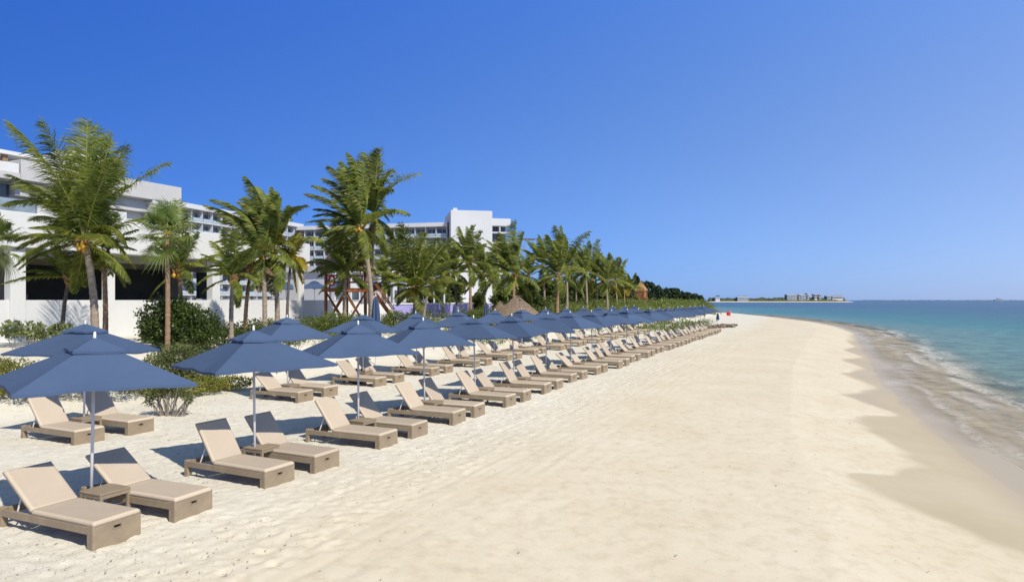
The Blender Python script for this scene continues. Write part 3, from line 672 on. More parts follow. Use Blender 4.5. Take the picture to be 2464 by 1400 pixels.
MT = {
 'top': MB().box(-.25,.25,-.25,.25,.415,.45,0,.006).mesh('table_top', M['wicker']),
 'leg': MB().box(-.025,.025,-.025,.025,-.06,.412,0,.005).mesh('table_leg', M['wicker']),
 'apron': MB().box(-.2,.2,-.012,.012,.36,.413).mesh('apron', M['wicker']),
}
def table(s, t_, label, jit):
    x, y = W2(s, t_); t = thing('side_table', label, 'side table', (x, y, ground_at(x, y)), -ROW+jit, 'side tables between lounger pairs')
    put('table_top', MT['top'], t)
    for a in (-1,1):
        for b in (-1,1): put('leg', MT['leg'], t, (a*.222, b*.222, 0))
    for k in range(4): put('apron', MT['apron'], t, (.23*math.sin(k*math.pi/2), .23*math.cos(k*math.pi/2), 0), (0,0,-k*math.pi/2))
HS, ZA, ZC = 1.20, 2.73, 2.10
def canopy_mesh(seed, hs=HS, za=ZA, zc=ZC, r0=.12, name='canopy', n=14, zoff=0, hole=True):
    """square pyramid parasol cover: four taut panels, edges pulled in between the corners"""
    g = np.random.default_rng(seed); V = []; Fs = []
    ph = g.uniform(0, 6.28, 8)
    for k in range(4):
        c0 = math.pi/4 + k*math.pi/2 ; c1 = c0 + math.pi/2
        P0 = np.array([math.cos(c0), math.sin(c0)])*hs*math.sqrt(2); P1 = np.array([math.cos(c1), math.sin(c1)])*hs*math.sqrt(2)
        b = len(V)
        for i in range(n+1):
            r = r0 + (1-r0)*i/n
            for j in range(n+1):
                q = j/n; P = (P0*(1-q)+P1*q)*r
                bow = math.sin(math.pi*q)
                P = P*(1-.035*bow*r)                                 # edge pulled inwards
                z = za - (za-zc)*(r**(1.07+.05*math.sin(ph[0]))) - (.045+.02*math.sin(ph[k+4]))*bow*math.sin(math.pi*min(1, r*1.0))*r + .013*bow*math.sin(9*r+ph[k])*math.sin(3*q*3.1+ph[k+4])*r - .02*bow*r**4*math.cos(ph[k]*2+q*3) + .009*min(1, bow*2.5)*math.sin(17*(q-.5)*r+ph[k])*r*r
                V.append((P[0], P[1], z+zoff))
        for i in range(n):
            for j in range(n): o = b+i*(n+1)+j; Fs.append((o, o+1, o+n+2, o+n+1))
        # hem hanging a few centimetres
        b2 = len(V)
        for dz in (0, .045):
            for j in range(n+1): p = V[b+n*(n+1)+j]; V.append((p[0]*(1 if dz == 0 else .9985), p[1]*(1 if dz == 0 else .9985), p[2]-dz))
        for j in range(n): Fs.append((b2+j, b2+j+1, b2+n+1+j+1, b2+n+1+j))
    mb = MB(); mb.add(V, Fs); return mb.mesh(name, M['navy'], True)
CAN = [canopy_mesh(i) for i in range(9)]
CAP = canopy_mesh(9, .36, ZA+.075, ZA-.115, .05, 'vent_cap', 5)
MU = {
 'pole': MB().tube([(0,0,-.3),(0,0,ZA+.03)], .024, 10).mesh('pole', M['alu'], True),
 'finial': MB().tube([(0,0,ZA+.05),(0,0,ZA+.085),(0,0,ZA+.15),(0,0,ZA+.165)], [.03,.022,.02,.008], 8).mesh('finial', M['white_metal'], True),
 'hub': MB().tube([(0,0,ZA-.12),(0,0,ZA-.02)], .05, 8).mesh('hub', M['alu']),
 'slider': MB().tube([(0,0,1.95),(0,0,2.03)], .045, 8).mesh('runner', M['alu']),
 'base': MB().box(-.24,.24,-.24,.24,-.08,.035,0,.015).mesh('base_plate', M['concrete']),
 'strap': MB().bar((0,0,0),(.03,0,-.14),.03,.004).mesh('tie_strap', M['navy']),
}
dC = HS*math.sqrt(2)
MU['rib'] = MB().bar((.05,0,ZA-.14),(dC*.95,0,ZC-.055),.02,.02).mesh('rib', M['alu'])
MU['ribm'] = MB().bar((.05,0,ZA-.2),(HS*.88,0,ZC-.11),.016,.016).mesh('rib', M['alu'])
MU['strut'] = MB().bar((.05,0,1.99),(dC*.5,0,2.36),.016,.016).mesh('strut', M['alu'])
def parasol(x, y, rot, label, k=0, tilt=(0,0), group='open navy parasols on the beach', z=None, sc=1.0):
    t = thing('beach_parasol', label, 'parasol', (x, y, ground_at(x, y) if z is None else z), rot, group)
    t.rotation_euler = (tilt[0], tilt[1], rot); t.scale = (sc,)*3
    put('pole', MU['pole'], t); put('base_plate', MU['base'], t); put('hub', MU['hub'], t); put('runner', MU['slider'], t)
    cn = put('canopy', CAN[(k*5) % 9], t); put('vent_cap', CAP, t); put('finial', MU['finial'], t)
    for i in range(4):
        a = math.pi/4+i*math.pi/2; put('rib', MU['rib'], t, (0,0,0), (0,0,a)); put('rib', MU['ribm'], t, (0,0,0), (0,0,i*math.pi/2)); put('strut', MU['strut'], t, (0,0,0), (0,0,a))
    put('tie_strap', MU['strap'], cn, (HS*.55, -HS*.965, ZC-.045))
    return t
rr = random.Random(21)
N1 = 21
fit = {0:(-1.60,-.06,.07), 1:(-1.585,.15,-.2), 2:(-1.894,.12,.05), 3:(-1.94,.02,.11)}
angs = {0:(R(37),R(36)), 1:(R(56),R(50)), 2:(R(53),R(50)), 3:(R(52),R(54))}
for n in range(N1):
    tp = 6.88 + 3.3*n; o = ORD[n]
    fs = -8.9 + (rr.uniform(-.1,.1) if n > 3 else 0)
    for k, off in ((0, -.66), (1, .60)):
        ang = angs[n][k] if n in angs else R(rr.uniform(42,58))
        dt = (-.18 if n == 1 else 0)
        lounger(fs + (.02 if k else 0) + rr.uniform(-.04,.04), tp+off+dt+rr.uniform(-.03,.03), ang,
                f'tan sun lounger, {"nearer" if k == 0 else "farther"} one of the {o} pair from camera, front row by the sea', rr.uniform(-.045,.045))
    table(-10.15+rr.uniform(-.06,.06), tp-.02+rr.uniform(-.03,.03), f'small tan side table between the {o} lounger pair of the front row', rr.uniform(-.06,.06))
    x, y = W2(-10.47, tp)
    if n in fit: r0, dx, dy = fit[n]; rot = r0 - math.pi/4
    else: dx = rr.uniform(-.06,.06); dy = rr.uniform(-.06,.06); rot = -ROW + R(rr.choice([-30,-12,0,8,20,35])) + R(rr.uniform(-6,6))
    tl = (R(rr.uniform(-3,3)), R(rr.uniform(-3,3))) if n > 3 else (R(rr.uniform(-1,1)), R(rr.uniform(-1,1)))
    parasol(x+dx, y+dy, rot, f'navy square parasol over the {o} lounger pair from camera, front row', n, tl)
T2 = [10.9, 18.1, 22.4, 26.5, 30.6, 34.7, 38.8, 43.0, 47.2, 51.4, 55.6, 59.8, 64.0, 68.2]
for n, tp in enumerate(T2):
    o = ORD[n]; fs = -15.55 + rr.uniform(-.12,.12)
    for k, off in ((0, -.66), (1, .62)):
        lounger(fs+rr.uniform(-.05,.05), tp+off+rr.uniform(-.04,.04), R(rr.uniform(40,57)) if n else R(50),
                f'tan sun lounger, {"nearer" if k == 0 else "farther"} one of the {o} pair from camera, back row by dunes', rr.uniform(-.04,.04))
    table(-16.75+rr.uniform(-.06,.06), tp-.02, f'small tan side table between the {o} lounger pair of the back row', rr.uniform(-.08,.08))
    x, y = W2(-16.9, tp)
    rot = -ROW + R([14, -24, 12, 26, 8, 20][n] if n < 6 else rr.uniform(-30,35))
    parasol(x, y, rot, f'navy square parasol over the {o} lounger pair from camera, back row', n+1, (R(rr.uniform(-2,2)), R(rr.uniform(-2,2))))
# terrace parasols behind the pavilion and wall
for n, (u, Y, rot, lab) in enumerate(((462, 66, .2, 'navy parasol seen through the pavilion opening, left of its slim column'), (505, 72, .7, 'navy parasol seen through the pavilion opening, beside dark screen'),
        (688, 66, .5, 'navy terrace parasol behind the yellow palm'), (757, 62, .1, 'navy terrace parasol between white column and lifeguard tower'), (812, 68, .4, 'navy terrace parasol behind the lifeguard tower railing'), (905, 66, .3, 'navy terrace parasol just right of the leaning tall palm trunk'))):
    parasol((u-U0)/F_PX*Y, Y, rot, lab, n, (0,0), 'navy parasols on the hotel terrace', 2.3, 1.05)
# folded parasols
FOLD = MB()
Vf = []; nseg = 16
prof = [(2.75,.03),(2.6,.09),(2.2,.13),(1.7,.16),(1.2,.19),(.95,.17)]
for z, r_ in prof:
    for j in range(nseg): a = 2*math.pi*j/nseg; q = r_*(1+.28*(1 if j % 2 else -1)); Vf.append((q*math.cos(a), q*math.sin(a), z))
FOLD.add(Vf, [(i*nseg+j, i*nseg+(j+1)%nseg, (i+1)*nseg+(j+1)%nseg, (i+1)*nseg+j) for i in range(len(prof)-1) for j in range(nseg)] + [tuple(range(nseg)), tuple(range(5*nseg, 6*nseg))])
FOLDM = FOLD.mesh('folded_cover', M['navy']); FP = MB().tube([(0,0,-.2),(0,0,2.85)], .026, 8).mesh('pole', M['alu'])
for u, vt, Y, sc, lab in ((904, 707, 34, 1.25, 'tall folded navy parasol right of the leaning palm trunk'), (1094, 727, 44, 1.0, 'folded navy parasol in front of the lavender wall'), (1170, 724, 48, 1.05, 'folded pale blue parasol left of thatched palapa'),
                         (1727, 752, 96, 1.0, 'folded navy parasol near the red flag at the end of beach rows')):
    x = (u-U0)/F_PX*Y; zt = CAM_H-(vt-V0)/F_PX*Y; gz = ground_at(x, Y); k = (zt-gz)/2.85
    t = thing('folded_parasol', lab, 'parasol', (x, Y, gz), 0, 'folded parasols'); t.scale = (sc, sc, k)
    put('folded_cover', FOLDM, t); put('pole', FP, t)

# ------------------------------------------------------------------ palms
WIND = np.array([-1.0, .15, 0.0])
def frond_mesh(L, az, el, g, nl, wd, droop=1.0, wind=.5, lw=.05, mats=None, lf=.2, bez=None):
    n = 14
    if bez is not None:                                  # frond laid along a given arch: control point and tip
        f = np.linspace(0, 1, n+1)[:,None]; c, e = np.array(bez[0]), np.array(bez[1]); P = 2*f*(1-f)*c + f*f*e
        T = np.gradient(P, axis=0); T /= np.linalg.norm(T, axis=1)[:,None]; L = float(np.linalg.norm(np.diff(P, axis=0), axis=1).sum()); az = math.atan2(T[0][1], T[0][0])
    else:
        d = np.array([math.cos(el)*math.cos(az), math.cos(el)*math.sin(az), math.sin(el)]); p = np.zeros(3); P = [p.copy()]; T = []
        for i in range(n):
            f = (i+1)/n
            d = d + np.array([0,0,-1.0])*droop*.115*f*(1.15-abs(d[2])*.5) + WIND*wind*.10*f
            d /= np.linalg.norm(d); T.append(d.copy()); p = p + d*L/n; P.append(p.copy())
        P = np.array(P); T = np.array(T + [T[-1]])
    nl = int(nl*1.45); u = np.repeat(np.linspace(.13, .995, nl), 2); sd_ = np.tile([1.0,-1.0], nl); k = len(u)
    u = np.clip(u + g.normal(0, .004, k), .1, 1)
    x = u*n; i0 = np.clip(x.astype(int), 0, n-1); f = (x-i0)[:,None]
    B = P[i0]*(1-f)+P[i0+1]*f; TT = T[i0]*(1-f)+T[i0+1]*f; TT /= np.linalg.norm(TT, axis=1)[:,None]
    up = np.array([0,0,1.0]); S = np.cross(TT, up); ns = np.linalg.norm(S, axis=1)[:,None]
    S = np.where(ns < .15, np.array([math.sin(az), -math.cos(az), 0]), S/np.maximum(ns, 1e-6)); Nn = np.cross(S, TT)
    prof = np.interp(u, [.1,.25,.5,.75,.9,1], [.45,.85,1,.85,.55,.3]); ll = L*lf*prof*g.uniform(.85,1.1,k)
    fwd = .55 + .5*u; d0 = S*sd_[:,None]*.9 + TT*fwd[:,None] + Nn*.22 + g.normal(0,.07,(k,3)); d0 /= np.linalg.norm(d0, axis=1)[:,None]
    d1 = d0 + np.array([0,0,-1.0])*(.75*droop*g.uniform(.6,1.3,k))[:,None] + WIND*(1.25*wind*g.uniform(.6,1.2,k))[:,None]; d1 /= np.linalg.norm(d1, axis=1)[:,None]
    m0 = d0*.55+d1*.45; m0 /= np.linalg.norm(m0, axis=1)[:,None]
    Q1 = B + m0*(ll*.5)[:,None]; Q2 = Q1 + d1*(ll*.5)[:,None]
    wv = TT*.8 + Nn*g.normal(.25,.35,k)[:,None]; wv -= (wv*m0).sum(1)[:,None]*m0; wv /= np.maximum(np.linalg.norm(wv, axis=1)[:,None], 1e-6)
    h = (lw*g.uniform(.8,1.2,k))[:,None]*.5
    V = np.stack([B-wv*h*.7, B+wv*h*.7, Q1-wv*h, Q1+wv*h, Q2-wv*h*.15, Q2+wv*h*.15], 1).reshape(-1,3)
    b = np.arange(k)[:,None]*6; Fq = np.concatenate([b+np.array([[0,1,3,2]]), b+np.array([[2,3,5,4]])]); mi = np.zeros(len(Fq), int)
    # midrib
    rr_ = np.interp(np.linspace(0,1,n+1), [0,.15,1], [.045,.028,.006])*(L/4.2+.25)*wd
    a = np.cross(T, up); na = np.linalg.norm(a, axis=1)[:,None]; a = np.where(na < .1, np.array([1.0,0,0]), a/np.maximum(na,1e-6)); c = np.cross(a, T)
    ring = np.stack([P+a*rr_[:,None], P+c*rr_[:,None]*.8, P-a*rr_[:,None], P-c*rr_[:,None]*.8], 1).reshape(-1,3); o = len(V)
    rf = [[o+i*4+j, o+i*4+(j+1)%4, o+(i+1)*4+(j+1)%4, o+(i+1)*4+j] for i in range(n) for j in range(4)]
    V = np.concatenate([V, ring]); Fq = np.concatenate([Fq, np.array(rf)]); mi = np.concatenate([mi, np.ones(len(rf), int)])
    return fast_mesh('frond', V, Fq, mats or [M['frond'], M['rachis']], mi)
def fan_mesh(L, r, az, el, g, wind=.3, lw=.05):
    d = np.array([math.cos(el)*math.cos(az), math.cos(el)*math.sin(az), math.sin(el)]); e = d*L + np.array([0,0,-.12*L])
    S = np.cross(d, [0,0,1.0]); S /= max(np.linalg.norm(S),1e-6); Nn = np.cross(S, d); mb = MB(); ns = 26
    mb.tube([(0,0,0), d*L*.55+np.array([0,0,.02]), e], [.02,.014,.01], 4, 1)
    for k in range(ns):
        th = (k/(ns-1)-.5)*R(250); dd = d*math.cos(th)+S*math.sin(th)+Nn*.18*abs(math.sin(th)); ln = r*(1-.25*abs(th)/R(125))*g.uniform(.9,1.06)
        m_ = e+dd*ln*.55; tp = m_+(dd+np.array([0,0,-.75])*g.uniform(.5,1.2)+WIND*wind*g.uniform(.3,1))*ln*.42
        wv = np.cross(dd, Nn); wv = wv/np.linalg.norm(wv)*lw*.5
        mb.add([e-wv*.5, e+wv*.5, m_-wv, m_+wv, tp-wv*.1, tp+wv*.1], [(0,1,3,2),(2,3,5,4)], 0)
    return mb.mesh('frond', [M['fan'], M['rachis']])
def trunk_mesh(pts, r0, r1, g, m):
    """ringed palm trunk along a bowed line, swollen at the foot"""
    p = [Vector(q) for q in pts]; n = max(14, int((p[-1]-p[0]).length*7)); C_ = []; rad = []
    for i in range(n+1):
        f = i/n; a = p[0].lerp(p[1], f); b = p[1].lerp(p[2], f); C_.append(a.lerp(b, f))
        r_ = r0 + (r1-r0)*f + .35*r0*math.exp(-f*12); rad.append(r_*(1+.055*(1 if i % 2 else -1))*g.uniform(.97,1.03))
    return MB().tube(C_, rad, 10).mesh('trunk', M[m], False)
def tips(uc, vc, Y, lst, seed):
    """arches given in the picture plane of the palm, each swung towards or away from the viewer"""
    g = np.random.default_rng(seed); k = Y/F_PX; out = []
    for (cu, cv, tu, tv) in lst:
        dy = g.uniform(-1.0, 1.0)*.55*math.hypot(tu-uc, tv-vc)*k
        out.append((((cu-uc)*k, dy*.4, (vc-cv)*k), ((tu-uc)*k, dy, (vc-tv)*k)))
    return out
def palm(label, ub, uc, vc, Y, L, n, seed, r=.15, nl=46, lw=.055, bark='bark', wind=.55, yellow=(), el=(-35,82), bow=.25, dead=0, coco=4, name='coconut_palm', droop=1.0, husk=True, azs=None, group='coconut palms behind the beach', lf=.26, extra=(), arch=(), hang=0):
    g = np.random.default_rng(seed)
    xb = (ub-U0)/F_PX*Y; gz = ground_at(xb, Y)-.1; cx, cy, cz = at(uc, vc, Y)
    t = thing(name, label, 'palm tree', (xb, Y, gz), 0, group)
    top = Vector((cx-xb, 0, cz-gz)); mid = top*.5 + Vector((bow*(-1 if top.x >= 0 else 1)*.5 + (-top.x*.25), 0, 0))
    put('trunk', trunk_mesh([(0,0,0), mid, top], r, r*.68, g, bark), t)
    if husk:
        mb = MB()
        for k in range(16):
            a = g.uniform(0, 6.28); z = g.uniform(-.75,.1)*L*.16; q = r*.75
            mb.tube([(q*math.cos(a), q*math.sin(a), z-.12), ((q+.07)*math.cos(a), (q+.07)*math.sin(a), z+.1), ((q+g.uniform(.1,.24))*math.cos(a), (q+g.uniform(.1,.24))*math.sin(a), z+.3*g.uniform(.4,1))], [.05,.075,.03], 5)
        put('crown_husk', mb.mesh('crown_husk', M['husk']), t, top)
        for k in range(coco):
            a = g.uniform(-2.6, -.4); mb = MB(); rr_ = .085
            pts = [(0,0,-.12),(0,0,-.07),(0,0,.0),(0,0,.07),(0,0,.12)]; mb.tube(pts, [.02,.07,.088,.07,.02], 8)
            put('coconut', mb.mesh('coconut', M['coco'], True), t, top+Vector(((r+.1)*math.cos(a), (r+.1)*math.sin(a), g.uniform(-.4,-.1))))
    ga = g.uniform(0, 6.28)
    for k in range(n):
        f = k/max(1,n-1); e = R(el[1] + (el[0]-el[1])*f**1.5) + g.normal(0,.09); az = ga + k*2.39996 + g.normal(0,.15)
        Lk = L*g.uniform(.88,1.06)*(.82+.18*math.sin(math.pi*min(1, f*1.4+.1)))
        mats = [M['frond'], M['rachis']]
        if k in yellow: mats = [M['frond_y'], M['rachis']]
        if k >= n-dead: mats = [M['frond_b'], M['husk']]
        put('frond', frond_mesh(Lk, az, e, g, nl, r/.15*.8, droop*(.75+.5*f), wind*(1.0 if e > 0 else .6), lw, mats, lf), t, top)
    for q, bz in enumerate(tips(uc, vc, Y, arch, seed+500)):
        put('frond', frond_mesh(1, 0, 0, g, nl, r/.15*.8, droop, wind*.8, lw, [M['frond_y' if q in yellow and n == 0 else 'frond'], M['rachis']], lf, bz), t, top)
    for (az, e, Lk, dr) in extra:
        put('frond', frond_mesh(Lk, R(az), R(e), g, nl, r/.15*.8, dr, wind*.5, lw, None, lf), t, top)
    return t
def fan_palm(label, ub, uc, vc, Y, rad, n, seed, bark='bark_brown', r=.1):
    g = np.random.default_rng(seed); xb = (ub-U0)/F_PX*Y; gz = ground_at(xb, Y)-.1; cx, cy, cz = at(uc, vc, Y)
    t = thing('fan_palm', label, 'palm tree', (xb, Y, gz), 0, 'fan palms by the pavilion')
    top = Vector((cx-xb, 0, cz-gz)); put('trunk', trunk_mesh([(0,0,0), top*.5+Vector((.08,0,0)), top], r, r*.8, g, bark), t)
    for k in range(n):
        f = k/(n-1); put('frond', fan_mesh(rad*.55*g.uniform(.65,1.2), rad*.62*g.uniform(.75,1.12), k*2.39996+g.normal(0,.3), R(88-128*f)+g.normal(0,.22), g, .5, .045), t, top)
palm('tallest left coconut palm with wide crown before the white hotel wing', 226, 204, 582, 27, 2.9, 8, 1, .17, 72, .040, wind=.5, el=(-50,35), bow=.5, coco=5,
     arch=((203,420,152,288),(210,430,196,292),(214,430,226,296),(222,450,262,318),(212,440,240,330),(175,440,72,322),(195,430,120,330),(255,440,358,370),(250,450,325,402),(140,420,4,440),(150,450,20,495),(140,500,30,520),
           (160,470,60,430),(150,540,55,600),(140,560,75,640),(265,500,300,590),(250,530,305,640),(190,470,100,400),(225,470,285,440),(205,440,175,320),(216,470,262,400),(180,500,90,470)))
fan_palm('fan palm cut off by the left edge of the picture', -18, -12, 585, 26, 1.35, 26, 2)
palm('short dark-trunked palm with drooping fronds left of tallest left palm', 150, 166, 672, 29.5, 2.0, 5, 3, .10, 44, .048, 'bark_dark', yellow=(), wind=.35, el=(-10,60), coco=0,
     arch=((162,610,120,545),(170,600,165,530),(175,610,215,560),(130,610,75,600),(190,630,250,640),(120,650,45,682),(135,640,70,655),(185,620,235,590)))
palm('slim palm with ringed tan trunk just right of tallest left palm', 252, 247, 606, 29, 2.2, 7, 4, .12, 44, .048, 'bark_brown', wind=.35, el=(-45,70), coco=6,
     arch=((250,540,235,470),(258,545,285,500),(275,580,322,600),(240,560,200,560),(270,560,310,548)))
palm('grey leaning palm trunk tucked behind the tallest left palm', 224, 216, 622, 30, 1.9, 7, 41, .11, 40, .048, 'bark', wind=.4, el=(-50,40), coco=2)
fan_palm('fan palm with slender brown trunk rising from the dark bush', 402, 401, 562, 27, 1.55, 27, 5)
palm('palm with upright fronds half hidden behind the fan palm', 436, 430, 652, 31, 2.3, 8, 6, .11, 44, .048, 'bark_brown', wind=.35, el=(-35,70), coco=3, arch=((440,570,446,488),(425,580,415,520),(455,600,480,560),(455,620,500,640),(405,600,370,600)))
palm('young yellow-green palm with pale trunk before white pavilion wall', 559, 561, 668, 29.5, 1.9, 8, 7, .115, 46, .045, 'bark', wind=.45, el=(-45,50), coco=0,
     arch=((560,610,550,556),(568,610,585,560),(545,600,505,580),(530,610,482,625),(525,640,490,690),(585,610,620,600),(590,640,622,680),(540,620,500,650)))
palm('broad windswept palm, tallest of the clump left of yellow palm', 667, 657, 598, 37, 3.3, 16, 8, .15, 60, .058, 'bark', wind=1.2, el=(-40,75), coco=2,
     arch=((640,470,596,440),(650,480,615,438),(630,480,560,465),(620,500,540,490),(600,520,515,500),(610,540,525,530),(660,500,640,450),(672,510,662,456),(668,520,682,480),(665,530,692,478),(690,510,745,497),(600,560,520,560),(620,570,545,600),(690,560,722,600),(690,580,716,645),(635,510,580,470)))
palm('windswept palm standing just left of the broad clump palm', 636, 630, 612, 36, 3.0, 12, 9, .14, 50, .055, 'bark', wind=1.1, el=(-45,70), coco=2, arch=((600,530,540,520),(610,520,570,480),(590,560,530,580)))
palm('palm with dry brown hanging fronds inside the clump', 590, 606, 640, 36.5, 2.0, 15, 10, .12, 42, .05, 'bark_brown', wind=.5, el=(-75,50), dead=8, coco=2)
palm('yellowing small palm with thin dark trunk beside white column', 692, 700, 630, 37, 1.7, 0, 11, .09, 42, .05, 'bark_dark', wind=.3, yellow=(0,1,2,3,4,6), coco=0, husk=False, lf=.36,
     arch=((702,590,705,560),(712,590,735,575),(690,590,682,565),(715,620,722,680),(705,640,712,700),(690,620,678,660),(725,600,742,650)))
palm('short palm growing in front of the timber lifeguard tower', 831, 832, 655, 42, 2.8, 13, 12, .14, 52, .058, 'bark', wind=.6, el=(-30,40), coco=0,
     arch=((830,580,824,520),(838,580,842,525),(815,580,790,540),(808,600,772,580),(800,620,765,625),(855,600,880,560),(860,620,884,620),(820,590,806,530)))
palm('tall windswept palm with leaning white trunk by lifeguard tower', 892, 868, 548, 40, 3.2, 14, 13, .16, 60, .058, 'bark', wind=1.2, el=(-45,70), bow=.8, coco=3,
     arch=((862,430,830,395),(850,430,805,410),(840,440,780,430),(830,460,762,450),(820,480,755,475),(820,500,752,500),(825,520,758,540),(830,530,765,575),(868,440,856,390),(876,450,880,395),(880,470,900,430),(835,540,790,600),(855,440,815,400)))
palm('tallest middle palm behind the leaning white trunk', 893, 899, 522, 43.5, 3.2, 12, 14, .17, 60, .058, 'bark_brown', wind=1.0, el=(-55,65), coco=4,
     arch=((895,410,872,362),(902,410,900,358),(908,420,925,372),(880,410,845,375),(885,430,850,400),(915,430,938,400),(930,430,1006,408),(925,450,950,460),(915,470,945,520),(908,440,932,430),(890,420,860,385),(910,480,935,530)))
palm('bright green palm on a short trunk before the lavender wall', 1001, 1002, 692, 46, 3.0, 14, 15, .2, 56, .058, 'bark', wind=.45, el=(-25,40), coco=5,
     arch=((985,610,960,550),(995,600,978,545),(1005,610,1010,552),(1030,620,1080,565),(1020,620,1050,570),(965,620,925,580),(950,620,900,622),(1040,640,1100,625),(960,650,915,670),(1000,620,1022,560),(975,600,945,565),(1035,660,1075,690)))
palm('slender pale palm beside the bright green palm', 1018, 1040, 672, 52, 2.6, 15, 42, .12, 44, .06, 'bark', wind=.7, el=(-35,84), coco=0)
palm('palm with reddish trunk in front of the hotel tower', 1131, 1129, 634, 60, 3.2, 18, 16, .15, 44, .07, 'bark_brown', wind=.9, el=(-45,86), coco=0, arch=((1135,590,1142,548),(1120,580,1105,545),(1145,600,1160,560)))
palm('thin palm with dark trunk left of reddish trunk palm', 1098, 1092, 655, 66, 3.0, 16, 43, .13, 40, .075, 'bark_dark', wind=.9, el=(-50,80), coco=0)
palm('windswept palm rising directly above the thatched palapa', 1238, 1238, 662, 60, 3.8, 16, 17, .17, 48, .075, 'bark_brown', wind=1.0, el=(-40,84), coco=4, arch=((1238,590,1240,530),(1250,600,1262,560),(1225,590,1205,565),(1215,610,1180,620)))
palm('shaggy palm right behind the thatched palapa', 1192, 1185, 672, 72, 3.4, 16, 44, .15, 40, .08, 'bark', wind=.9, el=(-50,76), coco=0)
palm('first tall palm of the right-hand grove with a yellow frond', 1342, 1344, 662, 64, 3.5, 17, 18, .2, 48, .075, 'bark_brown', wind=.9, el=(-40,84), coco=6, yellow=(14,), arch=((1335,600,1318,570),(1352,600,1362,560)))
palm('second palm of right-hand grove with bare pale trunk', 1364, 1362, 640, 72, 3.9, 16, 19, .15, 44, .08, 'bark', wind=1.0, el=(-35,84), coco=0, arch=((1355,580,1335,548),(1380,590,1416,562),(1362,580,1352,545)))
palm('grove palm with broad crown behind the first tall grove palm', 1310, 1306, 640, 84, 4.2, 16, 45, .15, 40, .09, 'bark', wind=.9, el=(-45,82), coco=0)
palm('third palm of the right-hand grove, pale trunk', 1412, 1408, 652, 78, 3.8, 17, 20, .15, 44, .08, 'bark', wind=.9, el=(-40,86), coco=0)
palm('grove palm with a single upright spear frond', 1436, 1432, 660, 86, 3.6, 15, 46, .15, 40, .09, 'bark', wind=.8, el=(-40,82), coco=0, arch=((1434,620,1445,574),))
palm('double-trunked looking grove palm with yellow lower frond', 1461, 1458, 676, 84, 3.8, 17, 21, .18, 44, .085, 'bark', wind=.8, el=(-40,86), coco=0, yellow=(15,16))
palm('grove palm behind the yellow lower frond', 1484, 1480, 672, 96, 4.2, 15, 22, .15, 40, .09, 'bark', wind=.8, el=(-40,84), coco=0)
palm('small grove palm with yellowing crown near the lookout hut', 1502, 1500, 690, 104, 3.5, 14, 23, .15, 38, .10, 'bark_brown', wind=.7, el=(-40,84), coco=0, yellow=(10,11,12))
palm('last grove palm left of the lookout hut', 1524, 1518, 698, 118, 3.5, 13, 24, .15, 36, .11, 'bark', wind=.7, el=(-45,80), coco=0, yellow=(10,12))
palm('grove palm between the second and third pale trunks', 1386, 1384, 668, 92, 4.0, 14, 47, .14, 38, .09, 'bark', wind=.9, el=(-45,80), coco=0)
palm('palm deep in the grove behind the shaggy palapa palm', 1275, 1272, 665, 90, 4.2, 14, 48, .15, 38, .09, 'bark', wind=.9, el=(-45,80), coco=0)

palm('windswept palm between the bright green palm and reddish trunk palm', 1066, 1066, 652, 68, 3.6, 18, 61, .14, 44, .075, 'bark', wind=1.0, el=(-45,84), coco=0)
palm('leafy palm just right of the reddish trunk palm', 1166, 1162, 660, 66, 3.6, 18, 62, .14, 44, .075, 'bark_brown', wind=1.0, el=(-45,84), coco=0)
palm('palm behind the windswept palapa palm, leaning left', 1222, 1212, 645, 82, 4.2, 17, 63, .14, 40, .085, 'bark', wind=1.0, el=(-45,84), coco=0)
palm('palm on the terrace right of the tallest middle palm', 958, 956, 650, 72, 3.4, 17, 64, .14, 42, .075, 'bark_dark', wind=.9, el=(-45,82), coco=0)
palm('small dusty palm on the terrace behind the lifeguard stair', 925, 927, 672, 64, 2.6, 15, 65, .12, 42, .07, 'bark_brown', wind=.7, el=(-45,80), coco=0)

# ------------------------------------------------------------------ shrubs, trees, scrub
def leaf_cloud(g, blobs, n, size, shell=.55, droop=0.0):
    B = np.array(blobs, float); vol = (B[:,3]*B[:,4]*B[:,5])**(2/3); k = g.choice(len(B), n, p=vol/vol.sum()); b = B[k]
    d = g.normal(size=(n,3)); d /= np.linalg.norm(d, axis=1)[:,None]
    lump = 1 + .16*np.sin(d[:,0]*7+b[:,0]*3)*np.sin(d[:,1]*6+b[:,1]*5) + .12*np.sin(d[:,2]*9+b[:,2]*2+d[:,0]*4)
    r = (shell+(1-shell)*g.random(n)**.6)*lump*g.uniform(.9,1.08,n)
    c = b[:,:3] + d*b[:,3:6]*r[:,None]
    a = g.normal(size=(n,3)) + d*.9 + np.array([0,0,.35-droop]); a /= np.linalg.norm(a, axis=1)[:,None]
    nn = g.normal(size=(n,3)) + d*.6 + np.array([0,0,.6]); e = np.cross(a, nn); e /= np.maximum(np.linalg.norm(e, axis=1)[:,None], 1e-6)
    s = size*g.uniform(.6,1.35,n)[:,None]
    V = np.stack([c-a*s*.5, c+e*s*.28, c+a*s*.5, c-e*s*.28], 1).reshape(-1,3)
    return V, np.arange(n*4).reshape(n,4)
